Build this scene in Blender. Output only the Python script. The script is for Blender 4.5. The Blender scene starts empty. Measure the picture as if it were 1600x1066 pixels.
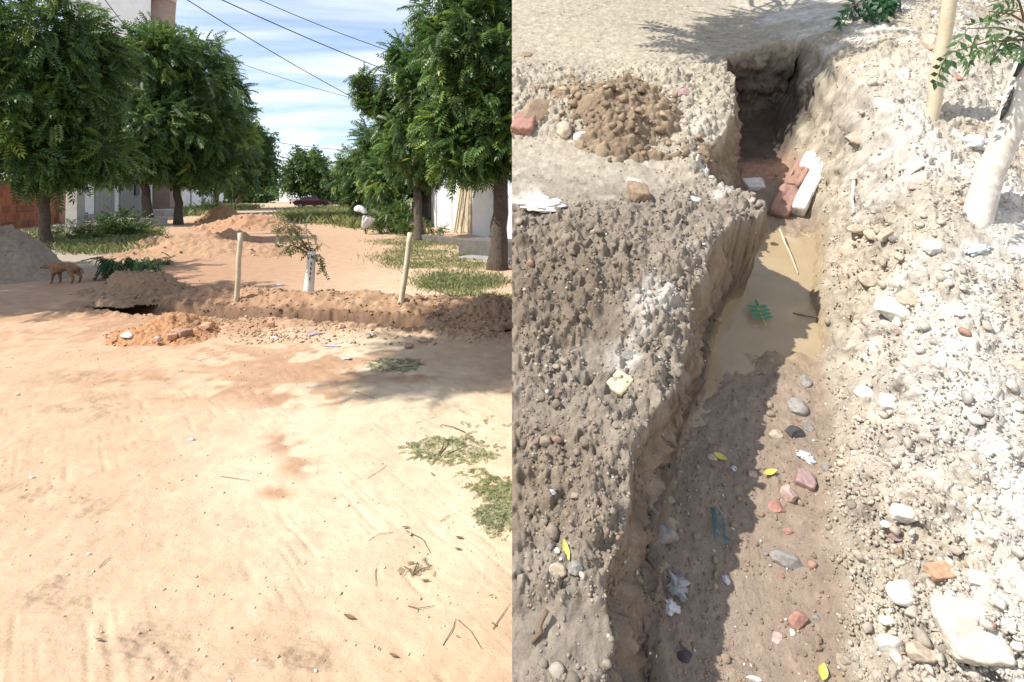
import bpy, math, random
import numpy as np
from mathutils import Vector, Matrix, Quaternion

scn = bpy.context.scene
COL = scn.collection
R = math.radians

# ------------------------------------------------------------------ camera, sky, sun, exposure
FPX, CX, HOR, CAMH = 850.0, 800.0, 305.0, 1.6        # focal length in photo pixels, principal column, horizon row, eye height
cam_d = bpy.data.cameras.new('camera'); cam = bpy.data.objects.new('camera', cam_d); COL.objects.link(cam)
cam.location = (0, 0, CAMH); cam.rotation_euler = (R(90), 0, 0)
cam_d.sensor_width = 36; cam_d.lens = 36 * FPX / 1600; cam_d.shift_y = -(533 - HOR) / 1600
cam_d.clip_start = 0.05; cam_d.clip_end = 6000
scn.camera = cam

SUN = Vector((-0.585, -0.255, 0.77)).normalized()     # towards the sun
sun_d = bpy.data.lights.new('sun', 'SUN'); sun = bpy.data.objects.new('sun', sun_d); COL.objects.link(sun)
sun_d.energy = 4.6; sun_d.angle = R(0.55); sun_d.color = (1.0, 0.955, 0.88)
sun.rotation_euler = SUN.to_track_quat('Z', 'Y').to_euler(); sun.location = (-30, -15, 40)

world = bpy.data.worlds.new('World'); scn.world = world; world.use_nodes = True
nt = world.node_tree; nt.nodes.clear()
def N(t, ty, **kw):
    n = t.nodes.new(ty)
    for k, v in kw.items():
        if k.startswith('i_'): n.inputs[k[2:].replace('_', ' ')].default_value = v
        else: setattr(n, k, v)
    return n
out = N(nt, 'ShaderNodeOutputWorld'); bg = N(nt, 'ShaderNodeBackground'); bg.inputs['Strength'].default_value = 0.13
sky = N(nt, 'ShaderNodeTexSky'); sky.sky_type = 'NISHITA'; sky.sun_disc = False
sky.sun_elevation = math.asin(SUN.z); sky.sun_rotation = math.atan2(SUN.x, SUN.y)
sky.air_density = 1.0; sky.dust_density = 0.6; sky.ozone_density = 2.0
tc = N(nt, 'ShaderNodeTexCoord')
sep = N(nt, 'ShaderNodeSeparateXYZ'); nt.links.new(tc.outputs['Generated'], sep.inputs[0])
zc = N(nt, 'ShaderNodeMath', operation='MAXIMUM'); nt.links.new(sep.outputs[2], zc.inputs[0]); zc.inputs[1].default_value = 0.03
dx = N(nt, 'ShaderNodeMath', operation='DIVIDE'); nt.links.new(sep.outputs[0], dx.inputs[0]); nt.links.new(zc.outputs[0], dx.inputs[1])
dy = N(nt, 'ShaderNodeMath', operation='DIVIDE'); nt.links.new(sep.outputs[1], dy.inputs[0]); nt.links.new(zc.outputs[0], dy.inputs[1])
comb = N(nt, 'ShaderNodeCombineXYZ'); nt.links.new(dx.outputs[0], comb.inputs[0]); nt.links.new(dy.outputs[0], comb.inputs[1])
mp = N(nt, 'ShaderNodeMapping'); mp.inputs['Rotation'].default_value = (0, 0, R(-14)); mp.inputs['Scale'].default_value = (0.35, 0.95, 1)
mp.inputs['Location'].default_value = (0.7, 0.1, 0)
nt.links.new(comb.outputs[0], mp.inputs[0])
cn = N(nt, 'ShaderNodeTexNoise'); cn.inputs['Scale'].default_value = 0.8; cn.inputs['Detail'].default_value = 9; cn.inputs['Roughness'].default_value = 0.55; cn.inputs['Distortion'].default_value = 0.5
nt.links.new(mp.outputs[0], cn.inputs['Vector'])
cr = N(nt, 'ShaderNodeValToRGB'); cr.color_ramp.elements[0].position = 0.38; cr.color_ramp.elements[0].color = (0.10, 0.10, 0.10, 1)
cr.color_ramp.elements[1].position = 0.60; cr.color_ramp.elements[1].color = (0.95, 0.95, 0.95, 1)
nt.links.new(cn.outputs['Fac'], cr.inputs[0])
# low cumulus near the horizon
cn2 = N(nt, 'ShaderNodeTexNoise'); cn2.inputs['Scale'].default_value = 7.0; cn2.inputs['Detail'].default_value = 7; cn2.inputs['Roughness'].default_value = 0.52
mp2 = N(nt, 'ShaderNodeMapping'); mp2.inputs['Scale'].default_value = (1, 1, 2.0); mp2.inputs['Location'].default_value = (0.62, 0.2, 0.25)
nt.links.new(tc.outputs['Generated'], mp2.inputs[0]); nt.links.new(mp2.outputs[0], cn2.inputs['Vector'])
cr2 = N(nt, 'ShaderNodeValToRGB'); cr2.color_ramp.elements[0].position = 0.50; cr2.color_ramp.elements[0].color = (0, 0, 0, 1)
cr2.color_ramp.elements[1].position = 0.60; cr2.color_ramp.elements[1].color = (1, 1, 1, 1)
nt.links.new(cn2.outputs['Fac'], cr2.inputs[0])
low = N(nt, 'ShaderNodeMapRange'); low.inputs['From Min'].default_value = 0.24; low.inputs['From Max'].default_value = 0.10
low.inputs['To Min'].default_value = 0; low.inputs['To Max'].default_value = 0.9
nt.links.new(sep.outputs[2], low.inputs['Value'])
mul = N(nt, 'ShaderNodeMath', operation='MULTIPLY'); nt.links.new(cr2.outputs[0], mul.inputs[0]); nt.links.new(low.outputs[0], mul.inputs[1])
hz = N(nt, 'ShaderNodeMapRange'); hz.inputs['From Min'].default_value = 0.10; hz.inputs['From Max'].default_value = 0.0
hz.inputs['To Min'].default_value = 0; hz.inputs['To Max'].default_value = 0.6
nt.links.new(sep.outputs[2], hz.inputs['Value'])
mx1 = N(nt, 'ShaderNodeMath', operation='MAXIMUM'); nt.links.new(cr.outputs[0], mx1.inputs[0]); nt.links.new(mul.outputs[0], mx1.inputs[1])
mx2 = N(nt, 'ShaderNodeMath', operation='MAXIMUM'); nt.links.new(mx1.outputs[0], mx2.inputs[0]); nt.links.new(hz.outputs[0], mx2.inputs[1])
mixc = N(nt, 'ShaderNodeMixRGB'); nt.links.new(mx2.outputs[0], mixc.inputs[0]); nt.links.new(sky.outputs[0], mixc.inputs[1])
cc = N(nt, 'ShaderNodeMixRGB'); nt.links.new(cn2.outputs['Fac'], cc.inputs[0]); cc.inputs[1].default_value = (5.0, 5.6, 6.8, 1); cc.inputs[2].default_value = (6.6, 6.9, 7.3, 1)
nt.links.new(cc.outputs[0], mixc.inputs[2])
nt.links.new(mixc.outputs[0], bg.inputs[0]); nt.links.new(bg.outputs[0], out.inputs[0])

scn.view_settings.view_transform = 'Standard'; scn.view_settings.look = 'None'
scn.view_settings.exposure = 0.6; scn.view_settings.gamma = 1.0; scn.view_settings.use_curve_mapping = False

# ------------------------------------------------------------------ numeric helpers
rng = np.random.default_rng(7); random.seed(7)
def hash2(ix, iy, s):
    h = (ix.astype(np.int64) * 374761393 + iy.astype(np.int64) * 668265263 + s * 974634777) & 0xFFFFFFFF
    h = ((h ^ (h >> 13)) * 1274126177) & 0xFFFFFFFF
    h = ((h ^ (h >> 16)) * 2246822519) & 0xFFFFFFFF
    return ((h ^ (h >> 15)) & 0xFFFFFF) / 16777215.0
def vnoise(x, y, s=0):
    x = np.asarray(x, float); y = np.asarray(y, float)
    ix, iy = np.floor(x), np.floor(y); fx, fy = x - ix, y - iy
    fx = fx * fx * fx * (fx * (fx * 6 - 15) + 10); fy = fy * fy * fy * (fy * (fy * 6 - 15) + 10)
    a = hash2(ix, iy, s); b = hash2(ix + 1, iy, s); c = hash2(ix, iy + 1, s); d = hash2(ix + 1, iy + 1, s)
    return (a + (b - a) * fx) * (1 - fy) + (c + (d - c) * fx) * fy
def fbm(x, y, octv=4, s=0, gain=0.5):
    t = 0; a = 1.0; n = 0
    for i in range(octv):
        t = t + a * (vnoise(x * 2 ** i * 1.0 + i * 17.3, y * 2 ** i - i * 9.1, s + i) * 2 - 1); n += a; a *= gain
    return t / n
def clods(x, y, size, s=0, dens=0.8, rmin=0.25, rmax=0.62):
    """rounded lumps: returns height (units of size) and a random value per lump"""
    x = np.asarray(x, float) / size; y = np.asarray(y, float) / size
    ix, iy = np.floor(x), np.floor(y)
    best = np.zeros_like(x); val = np.zeros_like(x)
    for ox in (-1, 0, 1):
        for oy in (-1, 0, 1):
            jx, jy = ix + ox, iy + oy
            r = rmin + (rmax - rmin) * hash2(jx, jy, s + 3) ** 1.5
            on = hash2(jx, jy, s + 4) < dens
            ax = 0.75 + 0.5 * hash2(jx, jy, s + 6)
            ddx = (x - jx - hash2(jx, jy, s + 1)) / ax; ddy = (y - jy - hash2(jx, jy, s + 2)) * ax
            q = r * r - ddx * ddx - ddy * ddy
            h = np.where((q > 0) & on, np.sqrt(np.maximum(q, 0)), 0)
            m = h > best
            best = np.where(m, h, best); val = np.where(m, hash2(jx, jy, s + 5), val)
    return best, val
def sst(a, b, x):
    t = np.clip((x - a) / (b - a), 0, 1); return t * t * (3 - 2 * t)
def blob(px, py, cx, cy, rx, ry, ang=0, soft=0.35):
    """soft ellipse mask 0..1"""
    c, s_ = math.cos(R(ang)), math.sin(R(ang))
    dx_, dy_ = px - cx, py - cy
    d = np.sqrt(((dx_ * c + dy_ * s_) / rx) ** 2 + ((-dx_ * s_ + dy_ * c) / ry) ** 2)
    return 1 - sst(1 - soft, 1 + soft, d)

# ------------------------------------------------------------------ frames: where a sight line meets the street, and the bank
def G(px, py, z=0.0):
    Y = FPX * (CAMH - z) / (py - HOR); return Vector(((px - CX) / FPX * Y, Y, z))
def W(px, py, Y):
    return Vector(((px - CX) / FPX * Y, Y, CAMH + (HOR - py) / FPX * Y))
TILT = R(35.5); TC, TS = math.cos(TILT), math.sin(TILT); BH = 1.6
FOOT = Vector((0, BH * TS, CAMH - BH * TC))            # origin of the bank's own frame
def B(u, v, w):                                        # bank frame -> world
    return Vector((u, FOOT.y + v * TC - w * TS, FOOT.z + v * TS + w * TC))
BROT = Matrix.Rotation(TILT, 4, 'X')
def BM(u, v, w): return Matrix.Translation(B(u, v, w)) @ BROT
def S(px, py, w=0.0):
    px = np.asarray(px, float); py = np.asarray(py, float)
    dz = (HOR - py) / FPX; dv = TC + TS * dz; dw = -TS + TC * dz
    t = (BH - w) / -dw
    return (px - CX) / FPX * t, t * dv

# ------------------------------------------------------------------ object helpers
def tag(o, label=None, cat=None, group=None, kind=None):
    if label: o['label'] = label
    if cat: o['category'] = cat
    if group: o['group'] = group
    if kind: o['kind'] = kind
    return o
def empty(name, loc=(0, 0, 0), mat=None):
    o = bpy.data.objects.new(name, None); COL.objects.link(o); o.empty_display_size = 0.1
    if mat is not None: o.matrix_world = mat
    else: o.location = loc
    return o
def link(name, me, parent=None, mat=None, loc=None):
    o = bpy.data.objects.new(name, me); COL.objects.link(o)
    if parent is not None: o.parent = parent
    if mat is not None: o.matrix_basis = mat
    elif loc is not None: o.location = loc
    return o
def npmesh(name, V, F, mat=None, col=None, smooth=False):
    """V (n,3), F (m,3|4) arrays, col (n,3) per vertex"""
    V = np.ascontiguousarray(V, dtype=np.float32); F = np.ascontiguousarray(F, dtype=np.int32)
    me = bpy.data.meshes.new(name); k = F.shape[1]
    me.vertices.add(len(V)); me.vertices.foreach_set('co', V.ravel())
    me.loops.add(F.size); me.loops.foreach_set('vertex_index', F.ravel())
    me.polygons.add(len(F)); me.polygons.foreach_set('loop_start', np.arange(0, F.size, k, dtype=np.int32))
    try: me.polygons.foreach_set('loop_total', np.full(len(F), k, dtype=np.int32))
    except Exception: pass
    if smooth: me.polygons.foreach_set('use_smooth', np.ones(len(F), dtype=bool))
    me.update(calc_edges=True)
    if col is not None:
        a = me.color_attributes.new('Col', 'FLOAT_COLOR', 'POINT')
        c4 = np.ones((len(V), 4), dtype=np.float32); c4[:, :np.shape(col)[1]] = col; a.data.foreach_set('color', c4.ravel())
    if mat: me.materials.append(mat)
    return me
def gridmesh(name, X, Y, Z, mat, col, smooth=True, flip=False, keep=None):
    n, m = X.shape
    V = np.stack([X.ravel(), Y.ravel(), Z.ravel()], 1)
    i = np.arange(n * m).reshape(n, m)
    F = np.stack([i[:-1, :-1].ravel(), i[:-1, 1:].ravel(), i[1:, 1:].ravel(), i[1:, :-1].ravel()], 1)
    if flip: F = F[:, ::-1]
    if keep is not None:
        F = F[keep.ravel()[F].all(axis=1)]; used, inv = np.unique(F, return_inverse=True); F = inv.reshape(F.shape); V = V[used]; col = col[used]
    return npmesh(name, V, F, mat, col, smooth)

class MB:
    """collects boxes, prisms and tubes; build() links them as one mesh"""
    def __init__(s): s.V = []; s.F = []
    def add(s, vs, fs):
        b = len(s.V); s.V += [tuple(v) for v in vs]; s.F += [tuple(b + i for i in f) for f in fs]; return s
    def box(s, x0, x1, y0, y1, z0, z1, M=None):
        vs = [Vector(p) for p in ((x0, y0, z0), (x1, y0, z0), (x1, y1, z0), (x0, y1, z0), (x0, y0, z1), (x1, y0, z1), (x1, y1, z1), (x0, y1, z1))]
        if M is not None: vs = [M @ v for v in vs]
        return s.add(vs, [(0, 3, 2, 1), (4, 5, 6, 7), (0, 1, 5, 4), (1, 2, 6, 5), (2, 3, 7, 6), (3, 0, 4, 7)])
    def tube(s, pts, rad, n=8, cap=True, jit=0.0):
        pts = [Vector(p) for p in pts]; rings = []
        b = len(s.V)
        for i, p in enumerate(pts):
            d = (pts[min(i + 1, len(pts) - 1)] - pts[max(i - 1, 0)])
            if d.length < 1e-9: d = Vector((0, 0, 1))
            d.normalize(); ref = Vector((1, 0, 0)) if abs(d.x) < 0.8 else Vector((0, 1, 0))
            a = d.cross(ref).normalized(); c = d.cross(a)
            r = rad[i] if isinstance(rad, (list, tuple)) else rad
            for k in range(n):
                t = 2 * math.pi * k / n; rr = r * (1 + jit * (random.random() - .5))
                s.V.append(tuple(p + (a * math.cos(t) + c * math.sin(t)) * rr))
        for i in range(len(pts) - 1):
            for k in range(n):
                k2 = (k + 1) % n; s.F.append((b + i * n + k, b + i * n + k2, b + (i + 1) * n + k2, b + (i + 1) * n + k))
        if cap:
            s.F.append(tuple(b + k for k in range(n))[::-1]); e = b + (len(pts) - 1) * n; s.F.append(tuple(e + k for k in range(n)))
        return s
    def prism(s, poly, z0, z1, M=None):
        n = len(poly); vs = [Vector((x, y, z0)) for x, y in poly] + [Vector((x, y, z1)) for x, y in poly]
        if M is not None: vs = [M @ v for v in vs]
        return s.add(vs, [tuple(range(n))[::-1], tuple(range(n, 2 * n))] + [(i, (i + 1) % n, n + (i + 1) % n, n + i) for i in range(n)])
    def mesh(s, name, mat, smooth=False):
        me = bpy.data.meshes.new(name); me.from_pydata(s.V, [], s.F); me.validate(); me.update()
        if smooth: me.polygons.foreach_set('use_smooth', [True] * len(me.polygons))
        if mat: me.materials.append(mat)
        return me
    def build(s, name, mat, parent=None, smooth=False, M=None):
        return link(name, s.mesh(name, mat, smooth), parent, M)
def bevel(o, w=0.01, seg=2):
    m = o.modifiers.new('bevel', 'BEVEL'); m.width = w; m.segments = seg; m.limit_method = 'ANGLE'; return o

# ------------------------------------------------------------------ materials
def mat_new(name):
    m = bpy.data.materials.new(name); m.use_nodes = True; t = m.node_tree; t.nodes.clear()
    o = N(t, 'ShaderNodeOutputMaterial'); b = N(t, 'ShaderNodeBsdfPrincipled'); t.links.new(b.outputs[0], o.inputs[0])
    return m, t, b, o
def mat(name, rgb, rough=0.85, var=0.25, scale=8.0, bump=0.3, bscale=60.0, attr=False, dist=0.01, metal=0.0, spec=0.3, rgb2=None, coord='Object', fine=None, transl=0.0, wet=False):
    m, t, b, o = mat_new(name)
    tcn = N(t, 'ShaderNodeTexCoord'); co = tcn.outputs[coord]
    n1 = N(t, 'ShaderNodeTexNoise'); n1.inputs['Scale'].default_value = scale; n1.inputs['Detail'].default_value = 6; n1.inputs['Roughness'].default_value = 0.62
    t.links.new(co, n1.inputs['Vector'])
    if attr: src = N(t, 'ShaderNodeAttribute', attribute_name='Col').outputs['Color']
    elif rgb2:
        mm = N(t, 'ShaderNodeMixRGB'); mm.inputs[1].default_value = (*rgb, 1); mm.inputs[2].default_value = (*rgb2, 1)
        rp = N(t, 'ShaderNodeValToRGB'); rp.color_ramp.elements[0].position = 0.42; rp.color_ramp.elements[1].position = 0.58
        t.links.new(n1.outputs['Fac'], rp.inputs[0]); t.links.new(rp.outputs[0], mm.inputs[0]); src = mm.outputs[0]
    else:
        c = N(t, 'ShaderNodeRGB'); c.outputs[0].default_value = (*rgb, 1); src = c.outputs[0]
    n2 = N(t, 'ShaderNodeTexNoise'); n2.inputs['Scale'].default_value = fine or bscale; n2.inputs['Detail'].default_value = 5; n2.inputs['Roughness'].default_value = 0.7
    t.links.new(co, n2.inputs['Vector'])
    ad = N(t, 'ShaderNodeMath', operation='ADD'); t.links.new(n1.outputs['Fac'], ad.inputs[0]); t.links.new(n2.outputs['Fac'], ad.inputs[1])
    mr = N(t, 'ShaderNodeMapRange'); mr.inputs['From Min'].default_value = 0.7; mr.inputs['From Max'].default_value = 1.3
    mr.inputs['To Min'].default_value = 1 - var; mr.inputs['To Max'].default_value = 1 + var; t.links.new(ad.outputs[0], mr.inputs['Value'])
    vm = N(t, 'ShaderNodeVectorMath', operation='SCALE'); t.links.new(src, vm.inputs[0]); t.links.new(mr.outputs[0], vm.inputs['Scale'])
    t.links.new(vm.outputs[0], b.inputs['Base Color'])
    if wet:
        at = N(t, 'ShaderNodeAttribute', attribute_name='Col'); mrr = N(t, 'ShaderNodeMapRange'); mrr.inputs['To Min'].default_value = 0.13; mrr.inputs['To Max'].default_value = rough
        t.links.new(at.outputs['Alpha'], mrr.inputs['Value']); t.links.new(mrr.outputs[0], b.inputs['Roughness'])
        ms_ = N(t, 'ShaderNodeMapRange'); ms_.inputs['To Min'].default_value = 0.7; ms_.inputs['To Max'].default_value = spec; t.links.new(at.outputs['Alpha'], ms_.inputs['Value']); t.links.new(ms_.outputs[0], b.inputs['Specular IOR Level'])
    b.inputs['Roughness'].default_value = rough; b.inputs['Metallic'].default_value = metal; b.inputs['Specular IOR Level'].default_value = spec
    if bump > 0:
        n3 = N(t, 'ShaderNodeTexNoise'); n3.inputs['Scale'].default_value = bscale; n3.inputs['Detail'].default_value = 6; n3.inputs['Roughness'].default_value = 0.75
        t.links.new(co, n3.inputs['Vector'])
        bp = N(t, 'ShaderNodeBump'); bp.inputs['Strength'].default_value = bump; bp.inputs['Distance'].default_value = dist
        t.links.new(n3.outputs['Fac'], bp.inputs['Height']); t.links.new(bp.outputs[0], b.inputs['Normal'])
    if transl > 0:
        tr = N(t, 'ShaderNodeBsdfTranslucent'); t.links.new(vm.outputs[0], tr.inputs[0])
        ms = N(t, 'ShaderNodeMixShader'); ms.inputs[0].default_value = transl
        t.links.new(b.outputs[0], ms.inputs[1]); t.links.new(tr.outputs[0], ms.inputs[2]); t.links.new(ms.outputs[0], o.inputs[0])
    return m
M_dirt = mat('sandy_dirt', None, 0.95, 0.16, 5.0, 0.55, 55.0, attr=True, dist=0.012, spec=0.1, fine=120)
M_soil = mat('dug_soil', None, 0.95, 0.22, 18.0, 0.8, 95.0, attr=True, dist=0.008, spec=0.12, fine=170, wet=True)
M_mound = mat('heaped_soil', None, 0.95, 0.2, 14.0, 0.7, 45.0, attr=True, dist=0.02, spec=0.1, fine=120)
M_leaf = mat('leaf', None, 0.42, 0.1, 3.0, 0.0, 10.0, attr=True, spec=0.5, transl=0.38)
M_grass = mat('grass_blade', None, 0.6, 0.1, 3.0, 0.0, 10.0, attr=True, spec=0.25, transl=0.25)
M_bark = mat('bark', (0.13, 0.10, 0.075), 0.9, 0.35, 9.0, 0.8, 26.0, dist=0.04, rgb2=(0.075, 0.06, 0.048))
M_twig = mat('twig', (0.16, 0.11, 0.07), 0.85, 0.2, 9.0, 0.3, 60)
M_stone = mat('stone', None, 0.92, 0.26, 22.0, 0.6, 80.0, attr=True, dist=0.006, spec=0.15)
M_brick = mat('fired_clay', (0.36, 0.135, 0.07), 0.9, 0.3, 18.0, 0.5, 70.0, dist=0.008)
M_wood = mat('peeled_wood', (0.60, 0.54, 0.40), 0.7, 0.18, 10.0, 0.35, 40.0, dist=0.005, rgb2=(0.50, 0.43, 0.29))
M_lime = mat('limewash', (0.70, 0.68, 0.63), 0.9, 0.15, 16.0, 0.4, 70.0, dist=0.004, rgb2=(0.50, 0.46, 0.40))

# ------------------------------------------------------------------ the street: bare dirt with a trench dug across it
def trench_y(x):
    xs = [G(60, 470).x, G(170, 478).x, G(300, 486).x, G(420, 493).x, G(600, 502).x, G(800, 510).x, 2.5]
    ys = [G(60, 470).y, G(170, 478).y, G(300, 486).y, G(420, 493).y, G(600, 502).y, G(800, 510).y, 6.1]
    return np.interp(x, xs, ys)
def street_h(x, y):
    """height and colour of the street ground"""
    x = np.asarray(x, float); y = np.asarray(y, float)
    yy = np.maximum(y, 0.3); px = CX + FPX * x / yy; py = HOR + FPX * CAMH / yy
    near = 1 - sst(12, 40, y)
    h = 0.03 * fbm(x * 0.5, y * 0.5, 3, 11) * near + 0.012 * fbm(x * 3, y * 3, 4, 12) * near
    fn = 1 - sst(5, 12, y)
    h = h + 0.0045 * fbm(x * 22, y * 22, 4, 13, 0.6) * fn
    # rake and sweeping scratches
    a1 = vnoise(x * 1.2, y * 1.2, 40) * 3.0
    sc = vnoise((x * math.cos(0.7) + y * math.sin(0.7)) * 70, (-x * math.sin(0.7) + y * math.cos(0.7)) * 4, 41)
    sc2 = vnoise((x * math.cos(-0.9) + y * math.sin(-0.9)) * 60, (-x * math.sin(-0.9) + y * math.cos(-0.9)) * 3, 42)
    h = h - 0.006 * fn * sst(0.72, 0.95, sc) * sst(1.5, 2.2, a1) - 0.006 * fn * sst(0.74, 0.95, sc2) * (1 - sst(0.8, 1.5, a1))
    # scuffed, broken patches
    rough = np.zeros_like(x)
    for (cx_, cy_, rx_, ry_) in ((225, 1010, 60, 38), (360, 800, 42, 18), (90, 930, 60, 40), (470, 1030, 60, 30), (105, 790, 60, 22), (130, 640, 70, 18), (300, 1050, 70, 20), (700, 640, 60, 12), (170, 590, 90, 14), (35, 770, 50, 16)):
        rough = np.maximum(rough, blob(px, py, cx_, cy_, rx_, ry_, 0, 0.6))
    c1, _ = clods(x, y, 0.035, 50, 0.9)
    rn = sst(0.38, 0.62, vnoise(x * 9, y * 9, 51))
    h = h + rough * rn * (0.014 * c1 + 0.008 * fbm(x * 30, y * 30, 3, 52))
    c2, _ = clods(x, y, 0.02, 53, 0.22, 0.1, 0.35); h = h + 0.006 * c2 * fn * sst(0.45, 0.7, vnoise(x * 2.2, y * 2.2, 54))
    # trench, its back ridge and front spill
    d = y - trench_y(x) - 0.10 * fbm(x * 1.7, y * 0.3, 3, 60) ; wob = 0.06 * fbm(x * 7, y * 7, 3, 61)
    h = h - 0.008 * fn * (np.exp(-((x + 1.55 + .28 * (y - 5) + .05 * fbm(y * .6, y * 0, 2, 69)) / .10) ** 2) + np.exp(-((x + 2.95 + .28 * (y - 5)) / .10) ** 2)) * (.8 + .2 * np.sin(y * 60 + 3 * fbm(x * 2, y * 2, 2, 75))) * sst(.35, .6, vnoise(x * .8, y * .8, 70))
    act = sst(-6.6, -5.9, x)
    tre = (1 - sst(0.15, 0.29, np.abs(d + wob))) * act
    hole = blob(px, py, 206, 474, 46, 14, 8, 0.45)
    rub, rv = clods(x, y, 0.10, 62, 0.85); rub2, rv2 = clods(x, y, 0.045, 63, 0.85)
    rmask = sst(330, 420, px) * 0.75 + 0.25 * act
    ridge = np.exp(-((d - 0.95) / 0.46) ** 2) * (0.155 + 0.08 * fbm(x * 1.5, y * 1.5, 3, 64)) * sst(-5.6, -4.6, x)
    front = np.exp(-((d + 0.55) / 0.33) ** 2) * (0.035 + 0.04 * fbm(x * 1.8, y * 1.8, 3, 65)) * sst(-5.4, -4.4, x)
    disturbed = np.clip(np.exp(-((d - 0.35) / 1.05) ** 4) * act, 0, 1)
    h = h + (ridge + front) + disturbed * (0.075 * rub + 0.035 * rub2 + 0.035 * fbm(x * 6, y * 6, 4, 66) + 0.04 * fbm(x * 2.5, y * 2.5, 3, 68))
    h = h - 0.5 * tre - 0.42 * hole
    # ruts of the road beyond, verge swells
    h = h + 0.05 * blob(px, py, 300, 395, 110, 16, 0, 0.8) * (1 + fbm(x * 2, y * 2, 3, 67))
    # colour: real soil colours
    k = fbm(x * 0.45, y * 0.45, 3, 20)
    cream = np.clip(blob(px, py, 600, 700, 230, 210, 20, 0.8) + 0.3 * blob(px, py, 330, 940, 330, 180, 0, 0.9), 0, 1)
    base = np.stack([0.495 + 0.02 * k, 0.343 + 0.02 * k, 0.228 + 0.015 * k], -1)
    pale = np.array([0.585, 0.500, 0.362]); base = base + (pale - base) * (cream * (0.75 + 0.5 * fbm(x * 1.3, y * 1.3, 3, 21)))[..., None].clip(0, 1)
    red = np.zeros_like(x)
    for (cx_, cy_, rx_, ry_) in ((200, 505, 260, 40), (330, 600, 200, 22), (470, 575, 130, 34), (340, 560, 90, 22), (450, 615, 100, 22), (445, 690, 34, 18), (462, 728, 24, 18), (430, 770, 30, 10), (520, 560, 110, 20), (640, 590, 40, 8)):
        red = np.maximum(red, blob(px, py, cx_, cy_, rx_, ry_, 0, 0.75))
    red = red * sst(0.36, 0.58, vnoise(x * 4, y * 4, 22) * 0.6 + vnoise(x * 11, y * 11, 23) * 0.4)
    base = base + (np.array([0.36, 0.20, 0.115]) - base) * (0.8 * red)[..., None]
    dug = np.clip(disturbed * 1.1, 0, 1) * sst(0.15, 0.5, vnoise(x * 1.5, y * 1.5, 24) + 0.35)
    rc = np.array([0.37, 0.235, 0.145]) + (rv[..., None] - 0.5) * np.array([0.10, 0.09, 0.07]) + (rv2[..., None] - 0.5) * np.array([0.10, 0.08, 0.06])
    base = base + (rc - base) * (0.85 * dug)[..., None]
    roadred = np.clip(blob(px, py, 330, 395, 260, 62, 0, 0.6) * 0.75 + blob(px, py, 200, 470, 260, 60, 0, .7) * .45, 0, 1)
    base = base + (np.array([0.375, 0.225, 0.14]) - base) * roadred[..., None]
    damp = np.clip(np.maximum(tre * 1.2, (1 - sst(0.24, 0.40, np.abs(d - .09 + wob))) * act) + hole, 0, 1) * (px > 150); base = base + (np.array([0.17, 0.105, 0.068]) - base) * (0.85 * damp)[..., None]
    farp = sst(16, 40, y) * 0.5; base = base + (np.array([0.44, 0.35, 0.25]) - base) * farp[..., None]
    base = base + (np.array([0.33, 0.29, 0.23]) - base) * (0.75 * blob(px, py, 90, 395, 130, 34, 0, 0.5))[..., None]
    base = base * (1 - 0.18 * (rough * rn))[..., None]
    base = base * (1 + 0.06 * fbm(x * 14, y * 14, 4, 25))[..., None]
    return h, base.clip(0.03, 0.8)
def SH(x, y): return float(street_h(np.array([x]), np.array([y]))[0][0])
q = np.linspace(1.55 ** -0.8, 70 ** -0.8, 720); ys = q ** (-1 / 0.8)
# the first rows next to the lens are few, the far ones many
ys = np.unique(np.concatenate([np.linspace(0.25, 1.5, 8), ys]))
as_ = np.linspace(-1.15, 0.25, 620)
A_, Y_ = np.meshgrid(as_, ys); X_ = A_ * (Y_ + 3)
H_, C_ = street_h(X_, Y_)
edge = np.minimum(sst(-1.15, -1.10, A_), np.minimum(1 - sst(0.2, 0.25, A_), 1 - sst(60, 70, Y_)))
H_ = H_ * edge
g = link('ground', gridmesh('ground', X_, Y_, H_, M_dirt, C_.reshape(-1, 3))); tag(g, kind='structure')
V = []; F = []
def quad(a, b, c, d): F.append((len(V), len(V) + 1, len(V) + 2, len(V) + 3)); V.extend([a, b, c, d])
f0, f1 = 0.25, 70.0
quad((-1.15 * 73, 70, 0), (0.25 * 73, 70, 0), (3000, 3500, 0), (-3500, 3500, 0))
quad((-400, -30, 0), (-1.15 * 3.25, .25, 0), (-1.15 * 73, 70, 0), (-3500, 3500, 0))
quad((.25 * 3.25, .25, 0), (400, -30, 0), (3000, 3500, 0), (.25 * 73, 70, 0))
quad((-400, -30, 0), (400, -30, 0), (.25 * 3.25, .25, 0), (-1.15 * 3.25, .25, 0))
fg = link('far_ground', npmesh('far_ground', np.array(V), np.array(F), M_dirt, np.tile([0.44, 0.34, 0.24], (len(V), 1)))); tag(fg, kind='structure')

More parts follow.
